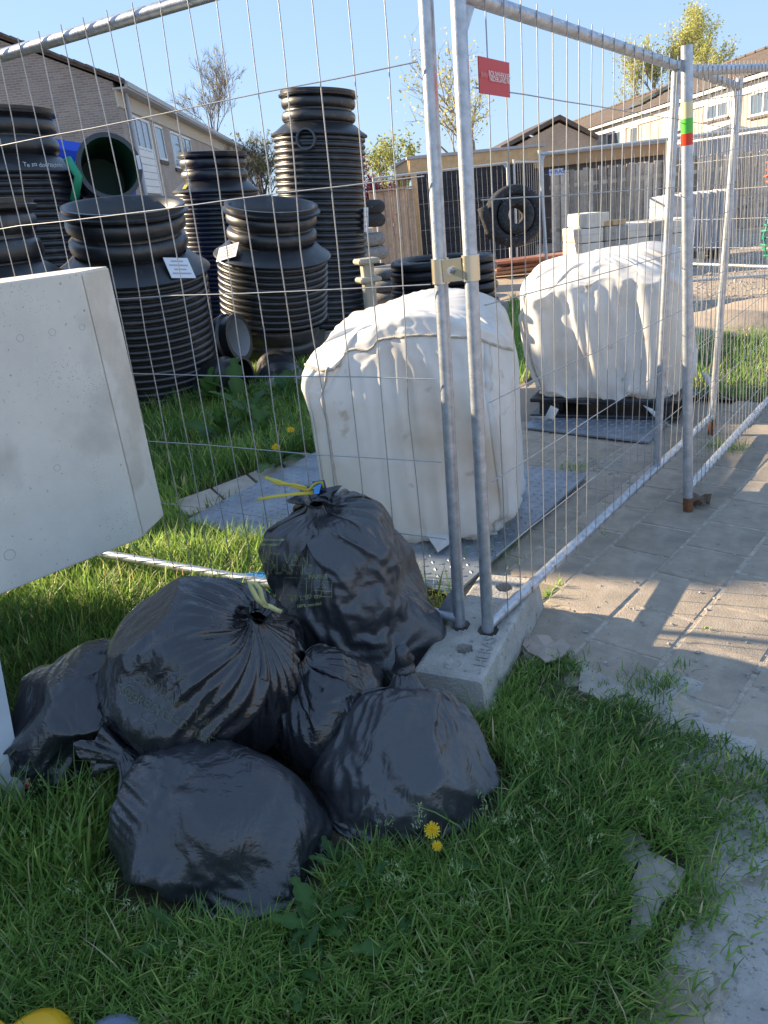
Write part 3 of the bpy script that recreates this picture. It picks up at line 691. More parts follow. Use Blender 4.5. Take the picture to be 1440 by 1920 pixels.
def onbody(name, c, r, ang, z, w, h, m, parent, tiltn=0, off=.012, rollz=0):
    """a small sheet lying against a round wall"""
    n = Vector((cos(ang), sin(ang), 0)); t = Vector((-sin(ang), cos(ang), 0)); u = Vector((0, 0, 1))
    u2 = (u * cos(tiltn) - n * sin(tiltn)); n2 = (n * cos(tiltn) + u * sin(tiltn))
    t2 = t * cos(rollz) + u2 * sin(rollz); u2 = u2 * cos(rollz) - t * sin(rollz)
    P = Vector((c.x, c.y, z)) + n * (r + off)
    b = MB(); V = []
    for i in range(5):
        for k in (-.5, .5):
            s = (i / 4 - .5)
            V.append(P + t2 * (w * s) + u2 * (h * k) )
    V2 = [v + n2 * .002 for v in V]; F = []
    for i in range(4):
        a = 2 * i; F.append((a, a + 2, a + 3, a + 1)); F.append((10 + a, 10 + a + 1, 10 + a + 3, 10 + a + 2))
    b.add(V + V2, F); ob_ = b.build(name, m, parent)
    if name == 'label_sheet':
        for i in range(4):
            c_ = P + n2 * .0045 + u2 * (h * (.32 - .2 * i)); hw = t2 * w * (.38 if i % 2 else .25); hh_ = u2 * h * .035
            b = MB(); b.add([c_ - hw - hh_, c_ + hw - hh_, c_ + hw + hh_, c_ - hw + hh_], [(0, 1, 2, 3)]); b.build('print_bar', greyp, ob_)
    return ob_
def toward(c): return atan2(-c.y, -c.x)
chC = chamber(230, 376, 7.2, .64, 'nearest open black chamber with a white label on its shoulder, left of the weeds', tilt=(.16, .09))
chF = chamber(508, 374, 8.5, .585, 'black chamber with a stepped dark base and label, left of the nearer white bag', skirt=.55, tilt=(.17, .14), nbody=.075)
chG = chamber(596, 170, 11.7, .63, 'tallest black corrugated chamber in the middle with a round side port', tilt=(.0, .10), nbody=.09)
chE = chamber(398, 285, 13.4, .66, 'black chamber with a yellow spot, between the tallest one and the grey house', tilt=(.02, .07))
chA = chamber(-6, 206, 10.6, .82, 'wide tall black chamber with white handwriting at the left edge', tilt=(0, .07))
chB = chamber(-92, 385, 6.3, .72, 'black chamber cut by the left edge, only its shoulder showing')
onbody('label_sheet', chC[1], .57, toward(chC[1]) + .66, chC[3] + .10, .24, .20, paper, chC[0], .75, .03, -.25)
onbody('label_sheet', chF[1], .53, toward(chF[1]) - .95, chF[3] + .10, .26, .17, paper, chF[0], .75, .03, .5)
onbody('label_sheet', chG[1], .63, toward(chG[1]) + 1.25, chG[3] - 1.05, .25, .32, paper, chG[0], 0, .02)
onbody('yellow_spot', chE[1], .59, toward(chE[1]) - .85, chE[3] + .09, .08, .08, yellowp, chE[0], .75, .03)
# side port of the tall chamber
aG = toward(chG[1]) - .28; nG = Vector((cos(aG), sin(aG), 0)); pz = at(558, 262, 11.0)[2]
RG = nG.to_track_quat('Z', 'Y').to_matrix()
b = MB(); b.lathe([(.13, -.1), (.13, .06), (.11, .06), (.11, -.02), (.001, -.02)], chG[1] + nG * .63 + Vector((0, 0, pz)), 28, RG); b.build('side_port', mat('grey_port', (.10, .11, .13), .4), chG[0], auto=40)
# handwriting on the wide chamber
def textmesh(txt, size=1.0, fill='BOTH', extrude=0, align='CENTER', spacing=1.0, bold=0.0):
    cu = bpy.data.curves.new('txt', 'FONT'); cu.body = txt; cu.size = size; cu.fill_mode = fill; cu.extrude = extrude
    cu.align_x = align; cu.align_y = 'CENTER'; cu.resolution_u = 3; cu.space_character = spacing; cu.offset = bold * size
    ob = bpy.data.objects.new('txt', cu); COL.objects.link(ob)
    dg = bpy.context.evaluated_depsgraph_get(); me = bpy.data.meshes.new_from_object(ob.evaluated_get(dg))
    bpy.data.objects.remove(ob); return me
def text_on(name, txt, size, origin, ex, ey, m, parent, spacing=1.0, off=.0, shear=0):
    me = textmesh(txt, size, spacing=spacing, bold=.006); o = Vector(origin); ex = Vector(ex).normalized(); ey = Vector(ey).normalized(); n = ex.cross(ey)
    V = [o + ex * (v.co.x + shear * v.co.y) + ey * v.co.y + n * off for v in me.vertices]; F = [tuple(p.vertices) for p in me.polygons]
    return mesh(name, V, F, m, parent)
me = textmesh('Te zo doorzichten', .068); a0 = toward(chA[1]) + .50; zz = at(75, 298, 9.9)[2]; rg_ = random.Random(8)
V = []
for v in me.vertices:
    a = a0 + v.co.x / .82; V.append((chA[1].x + cos(a) * .832, chA[1].y + sin(a) * .832, zz + v.co.y + .006 * sin(v.co.x * 40)))
mesh('handwriting', V, [tuple(p.vertices) for p in me.polygons], chalk, chA[0])
# base outlet of F
def socket(name, c, d, r, L, parent, liner, wall=.035, label=None, cat=None, group=None, m=blackp):
    d = Vector(d).normalized(); R = d.to_track_quat('Z', 'Y').to_matrix()
    if parent is None:
        parent = empty(name, (c[0], c[1], 0), label, cat, group)
    b = MB(); b.lathe([(r * .9, 0), (r * .9, L * .25), (r, L * .3), (r * 1.12, L * .55), (r * 1.12, L * .62), (r, L * .68), (r, L * .92), (r * 1.06, L * .94), (r * 1.06, L), (r - wall, L)], c, 36, R); b.build('pipe_wall', m, parent, auto=40)
    b = MB(); b.lathe([(r - wall, L), (r - wall - .005, L * .4), (r - wall - .01, 0), (.001, 0)], c, 36, R); b.build('liner', liner, parent, auto=40)
    return parent
cF = Vector(at(528, 690, 7.2)); dF = Vector((.18, -1, .04))
socket('outlet', cF - dF.normalized() * .90, dF, .235, .92, chF[0], blackrub, .03)
b = MB(); b.lathe([(.262, 0), (.262, .02), (.205, .02), (.205, -.02)], cF + dF.normalized() * .025, 36, dF.normalized().to_track_quat('Z', 'Y').to_matrix()); b.build('outlet_rim', greylin, chF[0], auto=30)
# short socket pieces by chamber C
c1 = Vector(at(418, 712, 7.2)); socket('pipe_socket', c1 - Vector((.2, 0, 0)), (1, -.35, .05), .19, .46, None, blackrub, .02, 'short black pipe socket lying between the two front chambers', 'pipe')
c2 = Vector(at(402, 640, 7.9)); socket('pipe_socket', c2, (.95, -.40, .1), .22, .30, None, greylin, .03, 'black pipe stub showing its pale inside, above the short socket', 'pipe')
# lying chamber with green inside, up on a covered pile
cD = Vector(at(206, 312, 10.4)); dD = Vector((.42, -1, .10)).normalized(); RD = dD.to_track_quat('Z', 'Y').to_matrix()
ld = empty('lying_chamber', (cD.x, cD.y, 0), 'black chamber lying on its side, its green inside facing us', 'sewer chamber', 'black corrugated sewer chambers stored on the grass')
b = MB(); b.lathe(ribs(.375, -1.3, -.12, .12, .03) + [(.36, -.1), (.385, -.02), (.385, 0), (.33, .0)], cD, 48, RD); b.build('ribbed_body', blackp, ld, auto=50)
b = MB(); b.lathe([(.33, 0), (.32, -.08), (.30, -1.2), (.001, -1.2)], cD, 48, RD); b.build('green_liner', greenin, ld, auto=50)
tp = cD + RD @ Vector((.352, .02, .004)); b = MB(); b.add([tp + RD @ Vector(v) for v in ((-.02, -.08, 0), (.02, -.08, 0), (.02, .08, 0), (-.02, .08, 0))], [(0, 1, 2, 3)]); b.build('label_sheet', paper, ld)
pile = empty('covered_pile', (cD.x - .6, 11.5, 0), 'heap of pallets under a bright blue tarpaulin behind the chambers', 'tarpaulin')
nx, ny = 26, 18; V = []; F = []
for i in range(nx):
    for j in range(ny):
        u, v = i / (nx - 1) * 2 - 1, j / (ny - 1) * 2 - 1
        e_ = max(abs(u), abs(v)); z = (cD.z - .46) * min(1, (1 - e_) * 7 + .0) if e_ > .86 else cD.z - .46
        V.append((cD.x - .5 + u * .70, 11.6 + v * 1.2, max(0, z + .05 * sin(u * 9 + v * 3) + .04 * sin(v * 11))))
for i in range(nx - 1):
    for j in range(ny - 1): F.append((i * ny + j, (i + 1) * ny + j, (i + 1) * ny + j + 1, i * ny + j + 1))
mesh('tarpaulin', V, F, bluetarp, pile)
tpk = at(135, 268, 12.4)
b = MB(); b.box((tpk[0], 12.6, tpk[2] - .55), (1.3, .9, 1.1), Matrix.Rotation(.25, 3, 'Y'), .12); b.build('tarpaulin_hump', bluetarp, pile)
gp = at(148, 330, 9.9); b = MB(); b.tube([(gp[0] - .15, 10.0, gp[2] - .25), (gp[0] - .02, 9.95, gp[2]), (gp[0] - .12, 10.0, gp[2] + .2)], .05, 8); b.build('green_edge', greenp, pile, True)

# ================================================================== DRAIN PIPE COILS
def coil(name, label, c, R, r, loops, m, axis=(0, 0, 1), cat='pipe coil', layers=1, wob=.03, ribbed=True, seed=1):
    e = empty(name, (c[0], c[1], 0), label, cat)
    A_ = Vector(axis).normalized(); Rm = A_.to_track_quat('Z', 'Y').to_matrix(); R_ = random.Random(seed)
    for l in range(layers):
        for k in range(loops):
            b = MB(); n = 48; V = []; F = []; ph = R_.uniform(0, 6); RR = R - l * r * 1.9 + R_.uniform(-wob, wob)
            m_ = 10
            for i in range(n):
                t = 2 * pi * i / n
                for j in range(m_):
                    s = 2 * pi * j / m_; rad = r * (1 + (.05 if (i % 2 and ribbed) else 0))
                    p = Vector(((RR + rad * cos(s)) * cos(t), (RR + rad * cos(s)) * sin(t), r * (2 * k + 1) * .96 + rad * sin(s) + .012 * sin(2 * t + ph)))
                    V.append(Rm @ p + Vector(c))
            for i in range(n):
                for j in range(m_): F.append((i * m_ + j, ((i + 1) % n) * m_ + j, ((i + 1) % n) * m_ + (j + 1) % m_, i * m_ + (j + 1) % m_))
            b.add(V, F); b.build('loop', m, e, True)
    return e
cI = at(830, 500, 11.8)
coil('drain_coil', 'low stack of smooth black drain pipe loops behind the twin posts', (cI[0], 11.8, 0), .72, .065, 6, blackrub, layers=2, seed=2)
cW = at(966, 404, 14.4); cWz = cW[2]
wc = empty('wrapped_coil', (cW[0], 14.4, 0), 'upright coil of fabric-wrapped drain pipe standing before the shed', 'pipe coil')
RW = Vector((.1, -1, .15)).to_track_quat('Z', 'Y').to_matrix()
for R2, zc in ((.425, 0), (.43, -.16), (.235, .06), (.23, -.10)):
    b = MB(); b.lathe([(R2 + .092 * cos(t), zc + .092 * sin(t)) for t in np.linspace(0, 2 * pi, 12)], (cW[0], 14.4, cWz), 44, RW); b.build('loop', geotex, wc, True)
b = MB(); pts = [Vector((cW[0] - .43 - .04 * i, 14.3, cWz - .33 + .13 * i)) for i in range(5)]; b.tube(pts, .09, 10); b.build('loose_end', geotex, wc, True)
cS = at(668, 430, 15.0)
coil('wrapped_coil', 'dark fabric-wrapped coils piled on top behind the tallest chamber', (cS[0], 15, 1.18), .42, .12, 2, geotex, ribbed=False, seed=5)
coil('wrapped_coil', 'pale wrapped coils in the middle of the pile behind the tallest chamber', (cS[0] - .03, 15, .62), .45, .12, 2, geotexlt, ribbed=False, seed=6)
coil('wrapped_coil', 'dark coils under the pale ones behind the tallest chamber', (cS[0], 15, .0), .43, .14, 2, geotex, ribbed=False, seed=7)
cT = at(735, 490, 13.6)
coil('wrapped_coil', 'grey wrapped coil on the gravel left of the black drain loops', (cT[0] - .05, 13.6, 0), .40, .10, 3, geotexlt, ribbed=False, seed=8)

# ================================================================== SITE MATERIALS
kb = empty('kerb_stack', at(1140, 450, 14.5), 'stack of pale concrete kerb blocks in front of the plank fence', 'concrete blocks')
k0 = at(1075, 455, 14.3)[0]; kr = Matrix.Rotation(.10, 3, 'Z')
for r_ in range(4):
    for c_ in range(5 if r_ < 3 else 1):
        w_, h_ = .40, .24
        if r_ == 3 and c_: continue
        x = k0 + .22 + c_ * (w_ + .012) + (.1 if r_ == 3 else 0); b = MB()
        b.box((x, 14.5 + (rk.uniform(-.015, .015)) + .03 * c_, .08 + h_ * (r_ + .5)), (w_, .95, h_ - .012), kr, .012); b.build('block', concrete2 if c_ % 2 else concrete, kb)
b = MB(); b.box((k0 + 1.15, 14.45, .035), (2.2, .8, .07)); b.build('bearer', woodg, kb)
for i, x in enumerate((1140, 1155, 1168)):
    q = at(x, 382, 14.0); b = MB(); b.box((q[0], 14.15, .08 + .72 + .05), (.12, .2, .09), Matrix.Rotation(.2 * i, 3, 'Z'), .01); b.build('timber_offcut', woodn, kb)
pw = empty('wrapped_pallet', at(1310, 450, 15.5), 'pallet of grey pavers wrapped in pale plastic right of the kerb stack', 'pallet')
q0 = at(1242, 450, 15.0)[0]; q1 = at(1372, 450, 15.0)[0]
b = MB(); nW = 12
for i in range(nW):
    w_ = (q1 - q0) / nW; b2 = MB(); b2.box((q0 + w_ * (i + .5), 15.3 + .015 * (i % 2), .15 + .5), (w_ - .006, .9, 1.0 + .02 * ((i * 7) % 3)), None, .03); b2.build('paver_column', mat('wrap_%d' % i, (.46 + .02 * (i % 3), .46, .47), .45, var=.15, vscale=5, bump=.3, bscale=10), pw)
for x in (q0 + .2, (q0 + q1) / 2, q1 - .2):
    b = MB(); b.box((x, 15.2, .07), (.14, .9, .14)); b.build('pallet_block', woodg, pw)
b = MB(); 
tb = empty('board_stack', at(1000, 465, 15.6), 'loose stack of reddish brown timber boards below the upright coil', 'timber')
for i in range(5):
    a_ = at(925, 470, 15.2); c_ = at(1075, 468, 15.2)
    b = MB(); b.bar((a_[0] + rk.uniform(-.1, .1), 15.6 + rk.uniform(-.2, .2), .04 + i * .06), (c_[0] + rk.uniform(-.2, .2), 15.6 + rk.uniform(-.1, .3), .04 + i * .06), .55 if i == 4 else .3, .05); b.build('board', mat('board_%d' % i, (.33 + .03 * i, .20, .13), .8, var=.2, vscale=5), tb)
# wooden marker post with two plates near the first white bag
pw_ = at(690, 520, 6.0)
mk = empty('marker_post', (pw_[0], 6.0, 0), 'small pale post with two square plates rising behind the nearer white bag', 'post')
zt_ = at(690, 489, 6.0)[2]; zm_ = at(690, 524, 6.0)[2]
pale = mat('pale_stake', (.42, .38, .30), .8, var=.15, vscale=12)
b = MB(); b.box((pw_[0], 6, zt_ / 2), (.085, .085, zt_ - .03), Matrix.Rotation(.3, 3, 'Z'), .008); b.build('stem', pale, mk)
b = MB(); b.box((pw_[0], 6, zt_), (.165, .165, .04), Matrix.Rotation(.3, 3, 'Z'), .012); b.build('plate', pale, mk)
b = MB(); b.box((pw_[0], 6, zm_), (.165, .165, .04), Matrix.Rotation(.3, 3, 'Z'), .012); b.build('plate', pale, mk)
# string bags at the right edge
def netlump(name, label, c, size, m, seed, bars=9):
    e = empty(name, (c[0], c[1], 0), label, 'net'); R_ = random.Random(seed)
    for fam in range(2):
        for i in range(bars):
            pts = []
            for j in range(9):
                u = j / 8; s = (i + .5) / bars
                a_, b_ = (s, u) if fam == 0 else (u, s)
                th = (a_ - .5) * 2.6; ph = b_
                w_ = .75 + .3 * sin(ph * pi)
                pts.append(Vector((c[0] + size[0] / 2 * w_ * sin(th) + R_.uniform(-.02, .02), c[1] - size[1] / 2 * cos(th) * w_, c[2] + (ph) * size[2] + R_.uniform(-.02, .02))))
            b = MB(); b.tube(pts, .013, 5); b.build('strand', m, e, True)
    return e
nr = at(1428, 420, 10.6)
netlump('string_bag', 'green netting heap at the right edge', (nr[0] + .42, 10.6, .30), (.9, .6, .75), greenp, 1, 10)
netlump('barrier_net', 'orange barrier netting above the green heap at the right edge', (nr[0] + .42, 10.7, 1.10), (.8, .4, .75), orangep, 2, 9)

# ================================================================== CHEQUER PLATES
def chequer(name, label, px, z, pitch=.052):
    P = [Vector(g(*p)) for p in px]; e = empty(name, P[0], label, 'steel plate', 'steel road plates')
    b = MB(); b.prism([(p.x, p.y) for p in P], z - .012, z); b.build('sheet', steelpl, e)
    poly = [(p.x, p.y) for p in P]; V = []; F = []
    u = (P[1] - P[0]).normalized(); v = Vector((-u.y, u.x, 0)); c0 = P[0]
    xs = np.arange(-70, 70); n = 0
    I, J = np.meshgrid(xs, xs); X = c0.x + (I * u.x + J * v.x) * pitch; Y = c0.y + (I * u.y + J * v.y) * pitch
    cx = sum(p[0] for p in poly) / len(poly); cy = sum(p[1] for p in poly) / len(poly)
    sh = [((p[0] - cx) * .985 + cx, (p[1] - cy) * .985 + cy) for p in poly]
    ok = inside(X.ravel(), Y.ravel(), sh)
    for x, y, i, j in zip(X.ravel()[ok], Y.ravel()[ok], I.ravel()[ok], J.ravel()[ok]):
        a_ = (u + v) if (i + j) % 2 else (u - v); a_ = a_.normalized(); w_ = Vector((-a_.y, a_.x, 0))
        c_ = Vector((x, y, z)); L, W_ = .0175, .0065; k = len(V)
        V += [c_ + a_ * L, c_ + w_ * W_, c_ - a_ * L, c_ - w_ * W_, c_ + a_ * L * .6 + Vector((0, 0, .0035)), c_ + w_ * W_ * .3 + Vector((0, 0, .004)), c_ - a_ * L * .6 + Vector((0, 0, .0035)), c_ - w_ * W_ * .3 + Vector((0, 0, .004))]
        F += [(k, k + 1, k + 5, k + 4), (k + 1, k + 2, k + 6, k + 5), (k + 2, k + 3, k + 7, k + 6), (k + 3, k, k + 4, k + 7), (k + 4, k + 5, k + 6, k + 7)]
    tag(mesh('raised_lug', V, F, steelpl, e), kind='stuff'); return e
chequer('steel_plate', 'chequered steel plate under the nearer white bag', [(352, 985), (852, 1128), (1102, 900), (640, 830)], .034)
chequer('steel_plate', 'chequered steel plate under the farther white bag', [(985, 806), (1216, 834), (1312, 735), (1080, 690)], .020)

# ================================================================== FOLDED FILM SOLVER (bags)
def bagsim(prof, N, M, axes, lump, seed, xf, exh=1.12, exv=1.08, maxp=2.4, iters=130, cling=.35, bend=.25, sq=0, lumpscale=4.5, pinrows=2, exn=.16, facets=0, fmin=.80):
    rng = np.random.RandomState(seed)
    t = np.linspace(0, 1, N + 1); rz = np.array([prof(a) for a in t]); r = rz[:, 0]; z = rz[:, 1]
    th = np.linspace(0, 2 * np.pi, M, endpoint=False)
    k = np.ones(M)
    if sq: k = 1 / (np.abs(np.cos(th)) ** sq + np.abs(np.sin(th)) ** sq) ** (1 / sq)
    S = np.empty((N + 1, M, 3))
    S[..., 0] = np.outer(r, np.cos(th) * k) * axes[0]; S[..., 1] = np.outer(r, np.sin(th) * k) * axes[1]; S[..., 2] = z[:, None]
    nbv = np.dstack([np.cos(th)[None, :] + 0 * r[:, None], np.sin(th)[None, :] + 0 * r[:, None], 0 * S[..., 0]])
    ln = lump * vnoise(S.reshape(-1, 3) * lumpscale + seed * 3.1, seed).reshape(N + 1, M) + lump * .5 * vnoise(S.reshape(-1, 3) * lumpscale * 2 + seed, seed + 1).reshape(N + 1, M)
    w = np.clip(r / r.max(), 0, 1)
    S = S + nbv * (ln * w[:, None])[..., None]
    if facets:
        cen = np.array([0, 0, z.min() + .45 * (z.max() - z.min())]); Q = S - cen
        body = np.clip((r - r[0] * 1.2) / (.25 * r.max()), 0, 1)[:, None, None]
        for kf in range(facets):
            dk = rng.normal(size=3); dk[2] *= .6; dk /= np.linalg.norm(dk); pr_ = (Q * dk).sum(-1, keepdims=True); off = pr_.max() * rng.uniform(fmin, .96)
            Q = Q - dk * np.clip(pr_ - off, 0, None) * .85 * body
        S = Q + cen
    S = xf(S)
    Dn = lambda A, B: np.linalg.norm(A - B, axis=-1)
    roll = lambda A, q: np.roll(A, -q, axis=1)
    h0 = Dn(S, roll(S, 1)); v0 = Dn(S[1:], S[:-1]); tube = np.mean(h0.max(axis=0))
    hr = np.maximum(h0 * exh, np.minimum(tube * 1.02, h0 * maxp)); vr = v0 * exv
    sp_ = S.reshape(-1, 3)
    hr = hr * (1 + exn * np.clip(vnoise(sp_ * 7 + 11, seed + 5).reshape(N + 1, M) + .15, -.15, 1)); vr = vr * (1 + exn * np.clip(vnoise(sp_ * 6 + 23, seed + 6).reshape(N + 1, M)[1:] + .15, -.15, 1))
    d1 = np.sqrt(((hr[1:] + hr[:-1]) / 2) ** 2 + vr ** 2)
    du = roll(S, 1) - np.roll(S, 1, axis=1); dv_ = np.gradient(S, axis=0)
    NS = np.cross(dv_, du); NS /= np.linalg.norm(NS, axis=2, keepdims=True) + 1e-9
    if ((S - S.mean(axis=(0, 1))) * NS).sum() < 0: NS = -NS
    X = S + NS * (rng.rand(N + 1, M, 1) * .008 * np.clip(w, .05, 1)[:, None, None]); V = np.zeros_like(X)
    def fix(a, b, rest, ks, kc):
        d = b - a; l = np.sqrt((d * d).sum(-1)); e = l - rest
        return (.5 * np.where(e > 0, ks, kc) * e / (l + 1e-9))[..., None] * d
    jj = np.arange(M); vv = np.cumsum(np.vstack([np.zeros((1, M)), vr]), axis=0)
    for it in range(iters):
        V *= .9; P = X + V
        gq = ((X - S) * NS).sum(-1, keepdims=True); P -= NS * np.clip(gq, 0, .02) * cling * .1; P[..., 2] -= .0002
        for sub in range(2):
            for par in (0, 1):
                a = jj[par::2]; b = (a + 1) % M
                q = fix(P[:, a], P[:, b], hr[:, a], .9, .55); P[:, a] += q; P[:, b] -= q
                ai = np.arange(par, N, 2)
                q = fix(P[ai], P[ai + 1], vr[ai], .9, .55); P[ai] += q; P[ai + 1] -= q
                q = fix(P[ai], roll(P[ai + 1], 1), d1[ai], .4, .2); P[ai] += q; P[ai + 1] -= np.roll(q, 1, axis=1)
                q = fix(roll(P[ai], 1), P[ai + 1], d1[ai], .4, .2); P[ai] += np.roll(q, 1, axis=1); P[ai + 1] -= q
            for k2, kb_ in ((2, bend), (4, bend * .3)):
                q = fix(P, roll(P, k2), (hr + roll(hr, 1)) * .5 * k2 * .97, 0, kb_) * .5; P += q; P -= np.roll(q, k2, axis=1)
                q = fix(P[:-k2], P[k2:], (vv[k2:] - vv[:-k2]) * .97, 0, kb_) * .5; P[:-k2] += q; P[k2:] -= q
            gq = ((P - S) * NS).sum(-1, keepdims=True); P += NS * np.clip(-gq - .004, 0, .05) * .6
            P[..., 2] = np.maximum(P[..., 2], .008)
            P[:pinrows] = S[:pinrows]
        V = (P - X) * .8; X = P
    return X
def sheet(name, X, m, parent, sub=1, cap=True):
    N, M = X.shape[0] - 1, X.shape[1]
    F = [(i * M + j, (i + 1) * M + j, (i + 1) * M + (j + 1) % M, i * M + (j + 1) % M) for i in range(N) for j in range(M)]
    V = [tuple(v) for v in X.reshape(-1, 3)]
    if cap:
        V.append(tuple(X[-1].mean(0))); F += [(N * M + j, len(V) - 1, N * M + (j + 1) % M) for j in range(M)]
    if cap == 2:
        V.append(tuple(X[0].mean(0) + np.array([0, 0, .01]))); F += [(j, (j + 1) % M, len(V) - 1) for j in range(M)]
    o = mesh(name, V, F, m, parent, True)
    if sub:
        s = o.modifiers.new('subdivision', 'SUBSURF'); s.levels = s.render_levels = sub
    return o
def pinch(X, seed, k=9, amp=.010):
    """tension creases fanning out from points where the film is caught"""
    rng = np.random.RandomState(seed); N, M = X.shape[0], X.shape[1]
    du = np.roll(X, -1, axis=1) - np.roll(X, 1, axis=1); dv_ = np.gradient(X, axis=0)
    n = np.cross(dv_, du); n /= np.linalg.norm(n, axis=2, keepdims=True) + 1e-9
    c = X.mean(axis=(0, 1))
    if ((X - c) * n).sum() < 0: n = -n
    d = np.zeros((N, M))
    for i in range(k):
        p = X[rng.randint(int(N * .2), int(N * .85)), rng.randint(M)]; v = X - p; r = np.linalg.norm(v, axis=2); rad = rng.uniform(.07, .17)
        nn = n.reshape(-1, 3)[r.argmin()]; t1 = np.cross(nn, [.3, .5, .8]); t1 /= np.linalg.norm(t1); t2 = np.cross(nn, t1)
        th = np.arctan2(v @ t2, v @ t1); ph = rng.uniform(0, 6); ks = rng.randint(3, 6)
        th2 = th + .5 * np.sin(th * 2 + ph) + .25 * np.sin(th * 3 + 2 * ph)
        w = 1 - np.abs(np.sin(th2 * ks + ph)) ; fan = .35 + .65 * (np.cos(th - ph) * .5 + .5)
        x = r / rad
        d += amp * rng.uniform(.5, 1.2) * (w ** 1.6 - .35) * fan * x * np.exp(-x * x * .9) * 1.6
        d -= amp * .9 * np.exp(-(r / (rad * .35)) ** 2)
    f = np.clip(np.arange(N) / (N * .12), 0, 1)[:, None]
    Y = X + n * (d * f)[..., None]; Y[..., 2] = np.maximum(Y[..., 2], .006)
    return Y
BAGFOOT = []      # xy of film close to the ground, keeps grass out of the bags
def bagprof(R, L, nr=.05, nl=.10, p=.75, low=.46, taper=.25):
    """neck at z=L+nl, fat body below"""
    def f(t):
        if t < .08: return (nr, L + nl * (1 - t / .08))
        a = (t - .08) / .92; ang = a * pi
        z = L * (.5 + .5 * cos(ang)); rr = R * max(0, sin(ang)) ** p
        sk = (z / L - low); rr *= 1 - taper * max(0, sk)
        return (max(nr if a < .5 else .012, rr), z)
    return f
def make_bag(name, label, c, nd, R, L, axes, seed, m, lump=.035, flat=0.0, nr=.035, nl=.07, p=.75, group='black bin bags dumped on the grass', roll_=0.0, shear=None, npinch=9, pamp=.011, taper=.25, **kw):
    """c: centre of the body, nd: direction from bottom to knot"""
    nd = Vector(nd).normalized(); Rm = np.array(nd.to_track_quat('Z', 'Y').to_matrix() @ Matrix.Rotation(roll_, 3, 'Z'))
    c = np.array(c)
    def xf(S):
        Q = (S - np.array([0, 0, L / 2])) @ Rm.T + c
        if shear is not None: Q = shear(Q)
        z = Q[..., 2]; lo = .03
        Q[..., 2] = np.where(z < lo, .012 + .018 * np.exp(np.clip((z - lo) / .08, -6, 0)), z)
        return Q
    X = bagsim(bagprof(R, L, nr, nl, p, .46, taper), 76, 120, axes, lump, seed, xf, iters=120, **{**dict(facets=8, fmin=.88), **kw})
    X = pinch(X, seed + 100, npinch, pamp)
    e = empty(name, (c[0], c[1], 0), label, 'bin bag', group)
    o = sheet('film', X, m, e)
    BAGFOOT.append(X[X[..., 2] < .11][:, :2])
    return e, o, X
def ruffle(parent, c, nd, r, L, m, seed, n=40):
    """gathered film above the tie"""
    nd = Vector(nd).normalized(); a = nd.orthogonal().normalized(); b_ = nd.cross(a); R_ = random.Random(seed); V = []; F = []
    ph = [R_.uniform(0, 6) for _ in range(4)]
    for i in range(7):
        t = i / 6
        for j in range(n):
            th = 2 * pi * j / n; rr = r * (.75 + 1.0 * t) * (1 + (.12 + .32 * t) * (sin(5 * th + ph[0]) * .6 + sin(9 * th + ph[1]) * .4))
            V.append(Vector(c) + nd * (L * t * (1 + .3 * sin(3 * th + ph[2]))) + (a * cos(th) + b_ * sin(th)) * rr)
    for i in range(6):
        for j in range(n): F.append((i * n + j, i * n + (j + 1) % n, (i + 1) * n + (j + 1) % n, (i + 1) * n + j))
    return mesh('gathered_top', V, F, m, parent, True)

# ================================================================== LARGE WHITE BAGS
def bigprof(h, e=.20):
    def f(t):
        a = .012 + t * .978; ang = a * pi; c_ = cos(ang)
        return (max(.02, .53 * max(0, sin(ang)) ** e), h * .5 + h * .5 * (1 if c_ > 0 else -1) * abs(c_) ** (e * (1.5 if c_ > 0 else 1.0)))
    return f
def big_bag(label, c, rot, size, h, z0, seed, lean=(0, 0), topdip=None, lump=.05, cornerw=1.0):
    ca, sa = cos(rot), sin(rot)
    def xf(S):
        Q = S.copy()
        x, y, z = Q[..., 0], Q[..., 1], Q[..., 2]
        if topdip is not None: z = z + topdip(x, y) * np.clip((z - h * .55) / (h * .45), 0, 1)
        x = x + lean[0] * z; y = y + lean[1] * z
        Q = np.stack([ca * x - sa * y + c[0], sa * x + ca * y + c[1], np.maximum(z + z0, z0)], -1)
        return Q
    X = bagsim(bigprof(h), 78, 124, size, lump, seed, xf, exh=1.03, exv=1.03, maxp=1.3, iters=120, bend=.10, sq=6.0, lumpscale=4.0, exn=.12, cling=.4, facets=10, fmin=.88, pinrows=1)
    e = empty('bulk_bag', (c[0], c[1], 0), label, 'bulk bag', 'white woven bulk bags on steel plates')
    X = pinch(X, seed + 100, 34, .013)
    film = sheet('fabric', X, woven, e, 1, 2)
    bm_ = bmesh.new(); bm_.from_mesh(film.data); bv = BVHTree.FromBMesh(bm_); bm_.free()
    return e, X, bv
def strip_on(name, path, width, X, parent, m, off=.006, side=1):
    """flat ribbon following a list of points already on the fabric; path: list of (point, normal, sideways)"""
    V = []; F = []
    for i, (p, n_, s_) in enumerate(path):
        V += [p + n_ * off - s_ * width / 2, p + n_ * (off + .004), p + n_ * off + s_ * width / 2, p - n_ * .004 + s_ * width / 2, p - n_ * .004 - s_ * width / 2]
    for i in range(len(path) - 1):
        a = 5 * i; b_ = 5 * (i + 1)
        for k in range(5): F.append((a + k, a + (k + 1) % 5, b_ + (k + 1) % 5, b_ + k))
    return mesh(name, V, F, m, parent, True)
